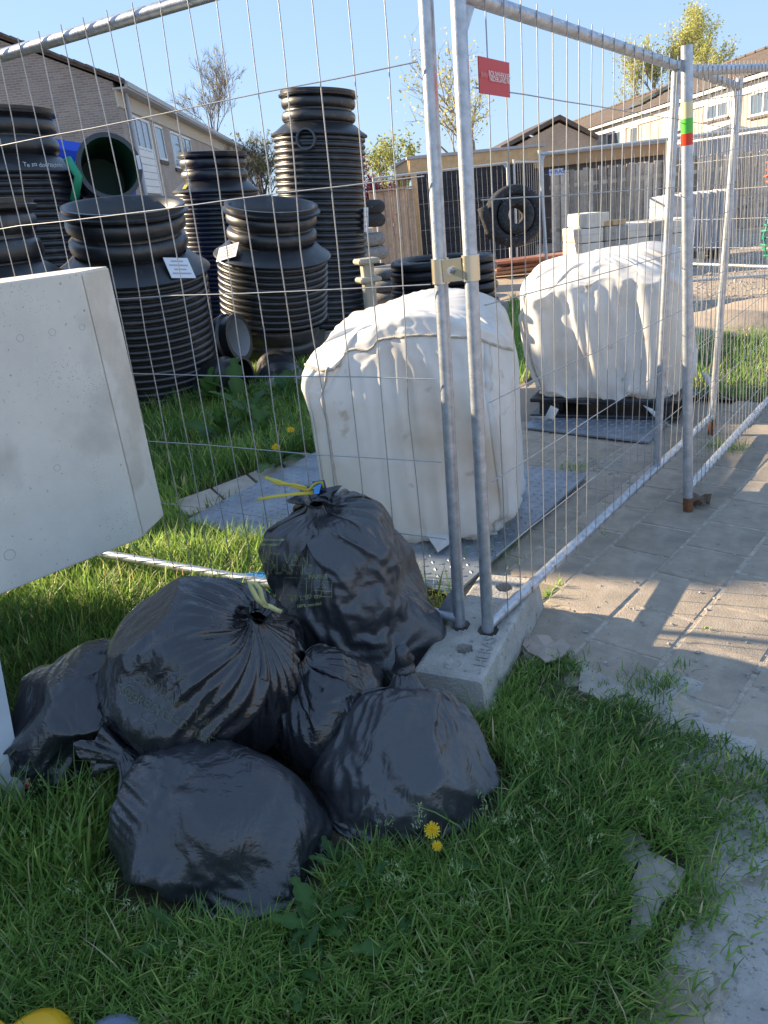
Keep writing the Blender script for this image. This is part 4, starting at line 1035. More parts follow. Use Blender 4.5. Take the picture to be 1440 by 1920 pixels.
def column_path(X, j, i0, i1):
    M = X.shape[1]; out = []
    for i in range(i0, i1):
        p = Vector(X[i, j % M]); s_ = (Vector(X[i, (j + 1) % M]) - Vector(X[i, (j - 1) % M])).normalized()
        d = (Vector(X[min(i + 1, X.shape[0] - 1), j % M]) - Vector(X[max(i - 1, 0), j % M])).normalized(); n_ = d.cross(s_).normalized()
        cc = Vector(X.mean(axis=(0, 1)))
        if n_.dot(p - cc) < 0: n_ = -n_
        out.append((p, n_, s_))
    return out
def row_path(X, i, j0, j1):
    M = X.shape[1]; out = []
    for j in range(j0, j1):
        p = Vector(X[i, j % M]); t_ = (Vector(X[i, (j + 1) % M]) - Vector(X[i, (j - 1) % M])).normalized()
        s_ = (Vector(X[i + 1, j % M]) - Vector(X[i - 1, j % M])).normalized(); n_ = t_.cross(s_).normalized(); cc = Vector(X.mean(axis=(0, 1)))
        if n_.dot(p - cc) < 0: n_ = -n_
        out.append((p, n_, s_))
    return out
c1_ = (.255, 3.82)
b1, X1, bv1 = big_bag('bulging white woven bulk bag, the nearer one right behind the twin fence posts', c1_, radians(-14), (.925, .88), 1.03, .036, 3,
                      (-.03, .02), lambda x, y: .05 * np.sin(x * 6 + 1) - .05 * (x ** 2 + y ** 2) * 1.2 + .04 * np.sin(y * 9), .024)
M_ = X1.shape[1]
for q in (5, 3, 7):
    jc = int(M_ * q / 8)
    strip_on('seam_strap', column_path(X1, jc, 20, 66), .045, X1, b1, woven, .004)
    strip_on('corner_hem', column_path(X1, jc + (3 if q == 5 else -3), 17, 40), .012, X1, b1, wovent, .006)
strip_on('top_hem', row_path(X1, 19, int(M_ * .36), int(M_ * .98)), .012, X1, b1, wovent, .005)
sp = Vector(g(825, 1020, .05)); b = MB(); b.add([sp + Vector(v) for v in ((-.06, .06, .03), (.05, .08, .05), (.045, -.02, .004), (-.02, -.10, .004), (-.06, .06, .034), (.05, .08, .056), (.045, -.02, .010), (-.02, -.10, .010))], [(0, 1, 2, 3), (7, 6, 5, 4), (0, 3, 7, 4), (1, 5, 6, 2), (2, 6, 7, 3)]); b.build('loose_flap', woven, b1)
c2_ = (1.80, 5.58)
b2_, X2, bv2 = big_bag('slumped white woven bulk bag, the farther one, tilted on a black crate', c2_, radians(-28), (1.04, .88), .90, .16, 11,
                       (-.10, .0), lambda x, y: .05 * np.sin(x * 5 + 1.2) + .05 * np.sin(y * 8 + 1) + .04 * x, .05)
for q in (5, 7):
    jc = int(M_ * q / 8); strip_on('corner_hem', column_path(X2, jc, 20, 52), .012, X2, b2_, wovent, .006)
for (pa_, pb_, pc_) in (((1215, 765), (1240, 790), (1268, 806)), ((1040, 765), (1030, 785), (1000, 785)), ((1320, 700), (1345, 740), (1362, 748))):
    P = [Vector(g(*pa_, .14)), Vector(g(*pb_, .08)), Vector(g(*pc_, .03))]
    V = []; F = []
    for p in P: V += [p + Vector((-.02, .03, .01)), p + Vector((.02, -.03, -.005)), p + Vector((.02, -.03, -.002)), p + Vector((-.02, .03, .014))]
    for i in range(2):
        a = 4 * i
        for k in range(4): F.append((a + k, a + (k + 1) % 4, a + 4 + (k + 1) % 4, a + 4 + k))
    mesh('lifting_strap', V, F, woven, b2_, True)
cr = empty('black_crate', (c2_[0], c2_[1], 0), 'flat black plastic crate under the farther white bag', 'crate')
ct = Matrix.Rotation(radians(-28), 3, 'Z')
for i in range(-1, 2):
    for k in range(2):
        p = ct @ Vector(((k * 2 - 1) * .38, i * .36, 0)); b = MB(); b.box((c2_[0] + p.x, c2_[1] + p.y, .075), (.14, .14, .11), ct, .008); b.build('foot', blackp, cr)
b = MB(); b.box((c2_[0], c2_[1], .145), (1.02, .92, .03), ct, .006); b.build('deck', blackp, cr)
b = MB(); b.box((c2_[0], c2_[1], .032), (1.02, .92, .022), ct, .004); b.build('base', blackp, cr)

# ================================================================== FENCES
def lerp(a, b, t): return a + (b - a) * t
def fence(label, A0, B0, A1, B1, name='mesh_fence', zr=(.16, 1.96), nv=29, hz=(), bend=0, seed=1, r=.021, extra=None, wire=.0020, midpost=None, vtop=.03, railr=.021, m=None, feet=True, mw=None):
    """A0,B0 post feet, A1,B1 post tops; hz: relative heights of horizontal wires"""
    m = m or galv; mw = mw or wirem
    A0, B0, A1, B1 = map(Vector, (A0, B0, A1, B1)); e = empty(name, A0, label, 'fence', 'wire mesh fence panels')
    R_ = random.Random(seed)
    for p, q in ((A0, A1), (B0, B1)):
        b = MB(); b.tube([p, q], r, 14); b.build('post', m, e, auto=40)
    hA = A1.z - A0.z; hB = B1.z - B0.z
    def pt(u, v): return lerp(lerp(A0, A1, v), lerp(B0, B1, v), u)
    v0 = (zr[0] - A0.z) / hA; v1 = (zr[1] - A0.z) / hA
    nrm = (B0 - A0).cross(Vector((0, 0, 1))).normalized()
    for v in (v0, v1):
        b = MB(); b.tube([pt(0, v), pt(1, v)], railr, 14); b.build('rail', m, e, auto=40)
    L = (B0 - A0).length
    for (u, v, du, dv2) in ((0, v0, .055 / L, .05), (1, v0, -.055 / L, .05), (0, v1, .055 / L, -.05), (1, v1, -.055 / L, -.05)):
        b = MB(); a_, b_2, c_ = pt(u, v), pt(u + du * 1.7, v), pt(u, v + dv2 * 1.4); o_ = nrm * .004
        b.add([a_ - o_, b_2 - o_, c_ - o_, a_ + o_, b_2 + o_, c_ + o_], [(0, 2, 1), (3, 4, 5), (1, 2, 5, 4), (0, 1, 4, 3), (0, 3, 5, 2)]); b.build('gusset', m, e)
    if midpost:
        b = MB(); b.tube([pt(midpost, v0 - .005), pt(midpost, v1 - .01)], r * .95, 12); b.build('middle_post', m, e, auto=40)
    side = -nrm * (railr + wire) if nrm.y > 0 else nrm * (railr + wire)
    for i in range(1, nv + 1):
        u = i / (nv + 1); pts = []
        bx = R_.gauss(0, bend) if R_.random() < .35 else 0; by = R_.uniform(.3, .8)
        for k in range(9):
            v = lerp(v0 - .008, v1 + vtop * .5, k / 8); w = math.exp(-((k / 8 - by) / .14) ** 2)
            pts.append(pt(u, v) + side + (B0 - A0).normalized() * (bx * w + R_.gauss(0, bend * .08)) + nrm * R_.gauss(0, bend * .10))
        b = MB(); b.tube(pts, wire, 5, False); b.build('vertical_wire', mw, e, True)
    for hv in hz:
        pts = [pt(lerp(.008, .992, k / 10), hv) + side * 1.25 + Vector((0, 0, R_.gauss(0, bend * .10))) for k in range(11)]
        b = MB(); b.tube(pts, wire, 5, False); b.build('horizontal_wire', mw, e, True)
    return e, pt
def topfor(base, z, px):
    """top of a leaning post: same distance as its foot, chosen so the post leans as in the picture"""
    best = None
    for dx in np.linspace(-.25, .25, 201):
        x, y = pj((base[0] + dx, base[1], z))
        if best is None or abs(x - px) < best[0]: best = (abs(x - px), dx)
    return (base[0] + best[1], base[1], z)
P1 = g(862, 1172, .14); P2 = g(915, 1182, .14)
T1 = topfor(P1, 2.28, 788); T2 = topfor(P2, 2.10, 857)
ld_ = Vector(g(255, 1030, .16)) - Vector(g(840, 1130, .16)); ld_.z = 0; ld_.normalize()
PL = Vector(P1) + ld_ * 2.62; TL = Vector(T1) + ld_ * 2.62
HZ = (.145, .30, .445, .60, .765, .94)
def vfor(p, t, ypx):
    vs = np.linspace(0, 1, 400); ys = [pj(np.array(p) + (np.array(t) - np.array(p)) * v)[1] for v in vs]
    return float(vs[int(np.argmin(np.abs(np.array(ys) - ypx)))])
hzL = [vfor(P1, T1, y) for y in (1005, 865, 707, 530, 332, 115)]
fl, ptL = fence('wire mesh fence panel on the left, running behind the concrete element', P1, PL, T1, TL, zr=(.17, 2.21), nv=22, hz=hzL, bend=.022, seed=4)
PE = g(1335, 785, .1); TE = topfor(PE, 2.0, 1386)
hzR = [vfor(P2, T2, y) for y in (1045, 905, 755, 575, 378, 165)]
mp_ = (Vector(g(1213, 880, .12)) - Vector(P2)).length / (Vector(PE) - Vector(P2)).length
fr_, ptR = fence('wire mesh fence panel in the middle with the red sign', P2, PE, T2, TE, zr=(.16, 2.055), nv=27, hz=hzR, bend=.014, seed=9, midpost=mp_)
b = MB(); b.tube([Vector(PE), Vector(PE) + Vector((0, 0, -.10))], .021, 12); b.build('rusty_foot', rust, fr_)
P3 = g(1290, 957, .0); T3 = topfor(P3, 2.03, 1288)
d3 = Vector(g(1440, 745, .1)) - Vector(g(1305, 890, .1)); d3.z = 0; d3.normalize()
PR3 = Vector(P3) + d3 * 3.3; TR3 = Vector(T3) + d3 * 3.3 + Vector((0, 0, .22))
f3, pt3 = fence('wire mesh fence panel on the right with the colour-banded end post', P3, PR3, T3, TR3, zr=(.12, 1.94), nv=44, hz=[.14, .27, .40, .53, .66, .79, .90], bend=.006, seed=12, r=.0235, wire=.0018)
b = MB(); b.tube([Vector(P3), lerp(Vector(P3), Vector(T3), .035)], .0242, 14); b.build('rusty_foot', rust, f3, auto=40)
for (y0, y1, m_c) in ((192, 222, bandy), (222, 250, bandg), (250, 272, bandr)):
    a_, c_ = vfor(P3, T3, y0), vfor(P3, T3, y1)
    b = MB(); b.tube([lerp(Vector(P3), Vector(T3), c_), lerp(Vector(P3), Vector(T3), a_)], .0241, 16, False); b.build('colour_band', m_c, f3, True)
# far panels
FA = g(1028, 478, 0); FA = at(1028, 480, 11.0); fA0 = Vector((FA[0], 11.0, .1)); fA1 = Vector(topfor(fA0, 2.0, 1011)); fB0 = Vector((6.05, 10.0, .1)); fB1 = Vector((6.05, 10.0, 2.0))
ff, ptF = fence('mesh fence panel beyond the farther white bag with a white lettered plate', fA0, fB0, fA1, fB1, zr=(.2, 1.95), nv=30, hz=[.13, .27, .42, .56, .70, .84], bend=.004, seed=20, wire=.0022, m=galvlt)
q0_ = Vector((at(700, 340, 16.5)[0], 16.5, .1)); q1_ = Vector((at(952, 340, 15.9)[0], 15.9, .1))
fence('mesh fence panel standing along the black shed', q0_, q1_, q0_ + Vector((0, 0, 1.95)), q1_ + Vector((0, 0, 1.95)), zr=(.2, 2.03), nv=26, hz=[.2, .45, .7], bend=.002, seed=21, wire=.0026, midpost=.5, m=galvlt)
q2_ = q1_ + Vector((.12, -.05, 0)); q3_ = Vector((at(1018, 340, 17.6)[0], 17.6, .1))
fence('short view of a mesh panel between the shed and the upright coil', q2_, q3_, q2_ + Vector((0, 0, 1.98)), q3_ + Vector((0, 0, 1.98)), zr=(.2, 2.03), nv=12, hz=[.2, .45, .7], bend=.002, seed=22, wire=.0026, m=galvlt)
q4_ = Vector((6.3, 9.6, .05)); q5_ = Vector((5.0, 13.0, .05))
fence('mesh fence panel turned sideways at the far right edge', q4_, q5_, q4_ + Vector((0, 0, 2)), q5_ + Vector((0, 0, 2)), zr=(.2, 1.95), nv=24, hz=[.2, .4, .6, .8], bend=.003, seed=23, wire=.0022, m=galvlt)
# white lettered plate on the far panel
def plate(name, label, pt, u0, u1, v0, v1, m, parent=None, off=.03, cat='sign'):
    a_, b_2, c_, d_ = Vector(pt(u0, v0)), Vector(pt(u1, v0)), Vector(pt(u1, v1)), Vector(pt(u0, v1))
    n_ = (b_2 - a_).cross(d_ - a_).normalized()
    if n_.y > 0: n_ = -n_
    P = [p + n_ * off for p in (a_, b_2, c_, d_)]; Q = [p + n_ * .003 for p in P]
    e = empty(name, a_, label, cat); b = MB(); b.add(P + Q, [(3, 2, 1, 0), (4, 5, 6, 7), (0, 1, 5, 4), (1, 2, 6, 5), (2, 3, 7, 6), (3, 0, 4, 7)]); b.build('panel', m, e)
    return e, Q, n_
def uv_for(pt, px, py):
    best = None
    for u in np.linspace(-.1, 1.1, 121):
        for v in np.linspace(0, 1.05, 106):
            x, y = pj(pt(u, v)); d = (x - px) ** 2 + (y - py) ** 2
            if best is None or d < best[0]: best = (d, u, v)
    return best[1:]
u0, v0_ = uv_for(ptF, 1028, 330); u1, v1_ = uv_for(ptF, 1058, 319)
hs, Q, n_ = plate('lettered_plate', 'small white plate with blue capital letters on the far mesh panel', ptF, u0, u1, v0_, v1_ + .01, whitel)
ex = (Q[1] - Q[0]); ey = (Q[3] - Q[0]); cc = (Q[0] + Q[2]) / 2
text_on('lettering', 'HERAS', ey.length * .95, cc, ex, ey, bluel, hs, off=.004)
# red sign
u0, v0_ = uv_for(ptR, 874, 176); u1, v1_ = uv_for(ptR, 936, 112)
sg, Q, n_ = plate('red_sign', 'small red plastic sign with white lettering wired to the middle panel', ptR, u0, u1, vfor(P2, T2, 176), vfor(P2, T2, 108), redp, off=.034)
Q = [Vector(q) for q in Q]; ex = (Q[1] - Q[0]); ey = (Q[3] - Q[0]); cc = (Q[0] + Q[2]) / 2
w_ = ex.length; hgt = ey.length
text_on('lettering', 'BOUWHEKKEN', w_ * .106, cc + ex * .13 + ey * .07, ex, ey, whitel, sg, off=.004)
text_on('lettering', 'NEDERLAND.NL', w_ * .094, cc + ex * .13 - ey * .07, ex, ey, whitel, sg, off=.004)
me = text_on('logo', 'BHN', w_ * .10, cc - ex * .375, ex, ey, mat('print_pink', (.72, .30, .28), .5), sg, off=.004)
# clamp joining the twin posts
vc = vfor(P1, T1, 507); cA = lerp(Vector(P1), Vector(T1), vc); vc2 = vfor(P2, T2, 503); cB = lerp(Vector(P2), Vector(T2), vc2)
cl = empty('fence_clamp', cA, 'yellow zinc clamp bolted around the twin fence posts', 'clamp')
for c_, p_, t_ in ((cA, P1, T1), (cB, P2, T2)):
    d_ = (Vector(t_) - Vector(p_)).normalized(); b = MB(); b.tube([c_ - d_ * .036, c_ + d_ * .036], .0265, 20, True); b.build('sleeve', brass, cl, auto=40)
dx_ = (cB - cA); mid = (cA + cB) / 2; b = MB(); fwd = dx_.cross(Vector((0, 0, 1))).normalized(); fwd = fwd if fwd.y < 0 else -fwd
b.bar(cA + dx_ * .18 + fwd * .018, cA + dx_ * .82 + fwd * .018, .010, .064); b.build('bridge_plate', brass, cl)
bt = empty('x', mid); bpy.data.objects.remove(bt)
b = MB(); b.tube([mid + fwd * .02, mid + fwd * .036], .011, 6); b.tube([mid + fwd * .03, mid + fwd * .044], .006, 10); b.build('bolt', galv, cl)

# concrete foot under the twin posts
ca_ = Vector(g(955, 1078, .14)); cb_ = Vector(g(838, 1265, .14)); ca_.z = cb_.z = 0
fd = (cb_ - ca_).normalized(); fs = Vector((-fd.y, fd.x, 0)); fc = (ca_ + cb_) / 2; Lh = (cb_ - ca_).length / 2
ft = empty('concrete_fence_base', fc, 'grey concrete block carrying the twin fence posts, with moulded letters', 'fence foot')
bm = bmesh.new(); nu, nvv = 40, 14; grid = []
holes = [(Vector(P1), .034), (Vector(P2), .034), (Vector(g(870, 1216, .14)), .026), (Vector(g(945, 1101, .14)), .030)]
def ftp(u, v, z, top=True):
    w_ = .118 if top else .132; l_ = Lh if top else Lh + .02
    return fc + fd * (l_ * u) + fs * (w_ * v) + Vector((0, 0, z))
N_, M2 = 72, 26; V = []; F = []
for i in range(N_ + 1):
    for j in range(M2 + 1):
        u = i / N_ * 2 - 1; v = j / M2 * 2 - 1; p = ftp(u, v, .14); z = .14
        z -= .008 * max(0, (abs(u) - .965) / .035) + .008 * max(0, (abs(v) - .9) / .1)
        for h_, rad in holes:
            d_ = (Vector((p.x, p.y, 0)) - Vector((h_.x, h_.y, 0))).length
            if d_ < rad: z = .06
        V.append((p.x, p.y, z ))
n1 = M2 + 1
for i in range(N_):
    for j in range(M2): F.append((i * n1 + j, i * n1 + j + 1, (i + 1) * n1 + j + 1, (i + 1) * n1 + j))
ring = [i * n1 for i in range(N_ + 1)] + [N_ * n1 + j for j in range(1, n1)] + [i * n1 + M2 for i in range(N_ - 1, -1, -1)] + [j for j in range(M2 - 1, 0, -1)]
k0_ = len(V)
for q in ring:
    p = Vector(V[q]) - fc; u = p.dot(fd) / Lh; v = p.dot(fs) / .118; w_ = ftp(u, v, 0, False)
    V.append((w_.x, w_.y, 0 if abs(v) < .98 or abs(u) < .98 else 0))
for i in range(len(ring)):
    a = ring[i]; b_2 = ring[(i + 1) % len(ring)]; F.append((a, b_2, k0_ + (i + 1) % len(ring), k0_ + i))
mesh('block', V, F, concrete2, ft)
text_on('moulded_letters', 'HERAS', .062, Vector(g(911, 1222, .14)) + Vector((0, 0, .002)), Vector(g(917, 1205, .14)) - Vector(g(902, 1243, .14)), -fs if (-fs).x < 0 else fs, mat('concrete_letter', (.37, .35, .315), .9), ft, off=.002)
for c_ in (g(850, 1246, .14),):
    b = MB(); b.lathe([(.020, .139), (.026, .1435), (.030, .1435), (.034, .139)], (c_[0], c_[1], 0), 24); b.build('moulded_ring', concrete2, ft, auto=40)

# ================================================================== CONCRETE ELEMENT (left)
ce = empty('concrete_element', (-1.5, 2.4, 0), 'big pale precast concrete element cut by the left edge, raised off the grass', 'concrete element')
zB, zT = .45, 1.455
F1 = Vector(g(265, 1010, zB)); F2 = Vector(g(308, 968, zB)); F0 = Vector(g(-140, 1172, zB))
bkd = Vector((-.62, .55, 0)).normalized()
def ring_(f1, f2, f0, z): return [(p.x, p.y, z) for p in (f0, f1, f2, f2 + bkd * .20, f0 + bkd * .42)]
V = ring_(F1, F2, F0, zB) + ring_(F1, F2, F0, zT)
bm = bmesh.new(); vs = [bm.verts.new(v) for v in V]
for f in [(4, 3, 2, 1, 0), (5, 6, 7, 8, 9)] + [(i, (i + 1) % 5, 5 + (i + 1) % 5, 5 + i) for i in range(5)]: bm.faces.new([vs[i] for i in f])
bmesh.ops.bevel(bm, geom=bm.edges[:], offset=.006, segments=2, affect='EDGES')
me = bpy.data.meshes.new('slab'); bm.to_mesh(me); bm.free(); me.materials.append(concrete)
o = bpy.data.objects.new('slab', me); link(o, ce); o.matrix_parent_inverse = Matrix.LocRotScale(ce.location, None, None).inverted()
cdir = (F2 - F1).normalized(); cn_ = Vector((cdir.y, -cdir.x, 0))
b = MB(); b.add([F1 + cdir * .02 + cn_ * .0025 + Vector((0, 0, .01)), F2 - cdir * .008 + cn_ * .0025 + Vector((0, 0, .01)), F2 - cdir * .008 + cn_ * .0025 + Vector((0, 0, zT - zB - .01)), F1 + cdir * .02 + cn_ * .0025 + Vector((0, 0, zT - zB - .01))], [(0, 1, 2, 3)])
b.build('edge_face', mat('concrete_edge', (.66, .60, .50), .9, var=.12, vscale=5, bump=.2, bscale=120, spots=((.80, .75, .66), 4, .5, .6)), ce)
fdir = (F1 - F0).normalized(); fn = Vector((fdir.y, -fdir.x, 0))
if fn.y > 0: fn = -fn
RF = fn.to_track_quat('Z', 'Y').to_matrix()
ringm = mat('ring_mark', (.58, .55, .49), .9)
for (x, y, r_) in ((38, 634, .010), (98, 623, .010), (154, 613, .009), (107, 877, .010), (203, 1009, .008), (18, 1040, .016)):
    d_ = ray(x, y); t_ = ((F1 - Vector(CAM)).dot(fn)) / Vector(d_).dot(fn); p = Vector(CAM) + Vector(d_) * t_
    b = MB(); b.lathe([(r_ * 1.08, 0), (r_ * 1.14, .0012), (r_ * 1.20, .0012), (r_ * 1.28, 0)], p, 24, RF); b.build('spacer_mark', ringm, ce, auto=40)
fa = Vector(g(55, 1530)); fb = Vector((-1.32, 1.95, .50)); ftop = Vector(g(-6, 1190, .42))
V = [(fa.x, fa.y, 0), (fa.x - .9, fa.y - .35, 0), (fa.x - .9, fa.y + .1, 0), (fa.x - .16, fa.y + .30, 0),
     (ftop.x, ftop.y, .46), (ftop.x - .8, ftop.y - .3, .46), (ftop.x - .8, ftop.y + .3, .46), (ftop.x - .30, ftop.y + .28, .46)]
b = MB(); b.add(V, [(3, 2, 1, 0), (4, 5, 6, 7), (0, 1, 5, 4), (1, 2, 6, 5), (2, 3, 7, 6), (3, 0, 4, 7)]); b.build('leg', mat('concrete_pale', (.46, .47, .47), .85, var=.08, vscale=6, bump=.1, bscale=120), ce)

# ================================================================== BIN BAGS
def P(x, y, Y): return Vector(at(x, y, Y))
# upright bag
c = P(655, 1110, 2.52); kn = P(590, 925, 2.50)
B1 = make_bag('bin_bag', 'upright black bin bag with yellow drawstring and printed text, against the fence', c, (kn - c), .300, .70, (1.0, .88), 21, bagC, .05, nr=.05, nl=.03, p=.50, taper=.05, npinch=14, pamp=.012, exh=1.10, exv=1.07, bend=.10, exn=.26)
k1 = kn
# big lying bag on top
c = P(390, 1245, 2.02); kn = P(500, 1140, 1.98)
B2 = make_bag('bin_bag', 'large black bin bag with a pale yellow tie lying on top of the others', c, (kn - c) + Vector((.05, -.05, .06)), .295, .50, (1.12, .92), 32, bagB, .05, nr=.026, nl=.02, p=.6, exh=1.07, exv=1.10, bend=.09, maxp=1.8, exn=.26)
k2 = Vector(B2[2][0].mean(0))
# front bag
def slump(Q):
    Q = Q.copy(); Q[..., 2] *= .88; return Q
c = P(405, 1530, 1.62); kn = P(262, 1425, 1.72)
B3 = make_bag('bin_bag', 'round black bin bag at the front, sagging in the grass', c, (kn - c), .205, .56, (1.05, 1.0), 43, bagA, .05, shear=slump, nr=.03, nl=.05, p=.6, exh=1.12, exv=1.09, exn=.28, bend=.09, npinch=20, pamp=.015, fmin=.82)
# right front bag with twisted knot
def skirt(Q, cx=None):
    Q = Q.copy(); cx = Q[..., 0].mean(); k = np.clip(1 - Q[..., 2] / .22, 0, 1)
    dx = Q[..., 0] - cx; Q[..., 0] = cx + dx * (1 + .20 * k + .9 * k * np.clip(np.abs(dx) - .19, 0, 1)); Q[..., 1] -= .03 * k
    return Q
c = P(758, 1420, 1.80); kn = P(768, 1275, 1.95)
B4 = make_bag('bin_bag', 'greyish black bin bag with a twisted knot beside the concrete foot', c, (kn - c) + Vector((0, .05, .12)), 0.218, .39, (1.05, .95), 54, bagC, .03, nr=.03, nl=.06, p=.58, exh=1.10, exv=1.08, bend=.12, exn=.26, shear=skirt, npinch=18, pamp=.014, fmin=.84)
# middle bag
c = P(615, 1325, 2.02)
B5 = make_bag('bin_bag', 'crumpled glossy black bin bag squeezed in the middle of the heap', c, (-.3, -.2, 1), .20, .40, (.95, .95), 65, bagB, .045, nr=.03, nl=.03, p=.65, exh=1.22, exv=1.15, bend=.12)
# left bag, two lobes
c = P(150, 1335, 2.08)
B6 = make_bag('bin_bag', 'dark bluish bin bag at the left, its torn end showing red inside', c, (.55, .35, .35), .165, .50, (1.0, .9), 76, bagB, .07, nr=.04, nl=.02, p=.7, exh=1.15, exv=1.10, bend=.15)
c = P(325, 1195, 2.55)
B7 = make_bag('bin_bag', 'small part of a black bin bag showing behind the largest one', c, (.2, .5, .5), .16, .40, (1, 1), 87, bagA, .04, nr=.03, nl=.03, exh=1.12)
# ties and tops
def ribbon(name, pts, w, m, parent, twist=0.0, up=(0, -1, .4)):
    pts = [Vector(p) for p in pts]; V = []; F = []; n = len(pts)
    for i, p in enumerate(pts):
        d = (pts[min(i + 1, n - 1)] - pts[max(i - 1, 0)]).normalized(); s_ = d.cross(Vector(up)).normalized()
        s_ = Quaternion(d, twist * i) @ s_; nn = d.cross(s_)
        V += [p - s_ * w / 2, p + s_ * w / 2, p + s_ * w / 2 + nn * .0012, p - s_ * w / 2 + nn * .0012]
    for i in range(n - 1):
        a = 4 * i
        for k in range(4): F.append((a + k, a + (k + 1) % 4, a + 4 + (k + 1) % 4, a + 4 + k))
    F += [(3, 2, 1, 0), (4 * n - 4, 4 * n - 3, 4 * n - 2, 4 * n - 1)]
    return mesh(name, V, F, m, parent, True)
K = Vector(B1[2][1].mean(0)); Y_ = K.y - .03
ribbon('drawstring', [P(x, y, Y_) for x, y in ((587, 922), (560, 914), (530, 905), (497, 895))], .011, yellowp, B1[0], .12)
ribbon('drawstring', [P(x, y, Y_ - .01) for x, y in ((587, 924), (555, 926), (520, 930), (483, 936))], .011, yellowp, B1[0], .1)
ribbon('drawstring', [P(x, y, Y_ - .01) for x, y in ((575, 914), (550, 908), (522, 908), (505, 900))], .008, yellowp, B1[0], -.2)
ribbon('drawstring', [P(x, y, Y_) for x, y in ((570, 925), (580, 918), (592, 906), (604, 904), (606, 915))], .009, yellowp, B1[0], .2)
ruffle(B1[0], K - Vector((0, 0, .01)), Vector((.1, -.1, 1)), .045, .035, bagA, 3)
pb_ = P(600, 910, K.y - .01); bb = empty('blue_wrapper', pb_, 'crumpled dark blue packaging sticking out of the upright bag', 'packaging')
b = MB(); b.add([P(585, 903, K.y), P(608, 900, K.y), P(614, 922, K.y - .03), P(596, 930, K.y - .02), P(590, 915, K.y - .05)], [(0, 1, 2, 4), (4, 2, 3), (0, 4, 3)]); b.build('dark_fold', mat('navy_package', (.02, .025, .06), .3), bb)
b = MB(); b.add([P(590, 912, K.y - .052), P(603, 906, K.y - .045), P(598, 926, K.y - .052), P(588, 926, K.y - .06)], [(0, 1, 2, 3)]); b.build('bright_fold', blueb, bb)
K = Vector(B2[2][1].mean(0)); Y_ = K.y - .04
ribbon('tie', [P(x, y, Y_) for x, y in ((498, 1136), (482, 1122), (472, 1104), (468, 1094), (478, 1093), (487, 1104), (492, 1124), (499, 1137))], .014, yellowpale, B2[0], .05)
ribbon('tie', [P(x, y, Y_) for x, y in ((495, 1134), (508, 1138), (518, 1144), (528, 1148))], .014, yellowpale, B2[0], .15)
ruffle(B2[0], K, (k2 - Vector(B2[2][20].mean(0))), .03, .03, bagB, 5)
K = Vector(B3[2][1].mean(0)); ruffle(B3[0], K, Vector((-.6, .3, .1)), .035, .09, bagB, 7)
K = Vector(B4[2][1].mean(0))
b = MB(); tw = [K + Vector((.004 * sin(i * 2.1), .004 * cos(i * 2.1), -.015 + .014 * i)) for i in range(8)]
b.tube(tw, [.034, .028, .036, .026, .030, .020, .024, .012], 12); b.build('twisted_knot', bagA, B4[0], True)
K = Vector(B6[2][-1].mean(0)); ruffle(B6[0], P(90, 1440, K.y - .06), Vector((-.7, -.35, -.1)), .05, .06, bagB, 9)
mouth = P(72, 1445, K.y - .12); b = MB(); b.tube([P(50, 1462, mouth.y), P(54, 1475, mouth.y), P(62, 1470, mouth.y - .01), P(56, 1450, mouth.y)], [.006, .010, .008, .004], 8); b.build('red_inside', redpk, B6[0], True)
# printed outlines on two bags
def bagprint(txt, size, X, parent, px, py, ang, m, name='print', rad=.0006, squeeze=1.0, filled=False):
    bvv = BVHTree.FromPolygons([tuple(v) for v in X.reshape(-1, 3)], [(i * X.shape[1] + j, (i + 1) * X.shape[1] + j, (i + 1) * X.shape[1] + (j + 1) % X.shape[1], i * X.shape[1] + (j + 1) % X.shape[1]) for i in range(X.shape[0] - 1) for j in range(X.shape[1])])
    lines = []
    if isinstance(txt, str):
        me = textmesh(txt, size, 'NONE'); co_ = [v.co.copy() for v in me.vertices]
        for e_ in me.edges: lines.append((co_[e_.vertices[0]], co_[e_.vertices[1]]))
    else:
        lines = [(Vector(a), Vector(b_2)) for a, b_2 in txt]
    mb = MB(); camv = Vector(CAM); n_ok = 0
    for a, b_2 in lines:
        pts = []; L = (a - b_2).length; n = max(1, int(L / (size * .25)))
        for k in range(n + 1):
            q = a.lerp(b_2, k / n); x = px + (q.x * cos(ang) + q.y * sin(ang)) * squeeze; y = py + (q.x * sin(ang) - q.y * cos(ang))
            d = Vector(ray(x, y)).normalized(); h = bvv.ray_cast(camv, d)
            if h[0] is None: continue
            nn = h[1] if h[1].dot(d) < 0 else -h[1]
            pts.append(h[0] + nn * .0022)
        if len(pts) > 1: mb.tube(pts, rad, 3, False)
    if mb.v: mb.build(name, m, parent)
bagprint('GEMAAKT VAN', 27, B1[2], B1[0], 500, 1046, radians(2), printout, squeeze=.85)
bagprint('GERECYCLED PLASTIC', 27, B1[2], B1[0], 476, 1066, radians(1), printout, squeeze=.80)
sqr = lambda x, y, w_, h_: [((x, y, 0), (x + w_, y, 0)), ((x + w_, y, 0), (x + w_, y + h_, 0)), ((x + w_, y + h_, 0), (x, y + h_, 0)), ((x, y + h_, 0), (x, y, 0))]
bagprint(sqr(0, 0, 42, 34) + sqr(52, 2, 38, 28) + [((52, 12, 0), (90, 12, 0)), ((71, 2, 0), (71, 12, 0)), ((64, 18, 0), (71, 28, 0)), ((71, 28, 0), (78, 18, 0)), ((78, 18, 0), (64, 18, 0))], 20, B1[2], B1[0], 532, 1116, radians(3), printout)
bagprint('PAPIER', 12, B1[2], B1[0], 597, 1082, radians(0), printout)
bagprint('60 x 80 cm', 13, B1[2], B1[0], 575, 1120, radians(-8), printout)
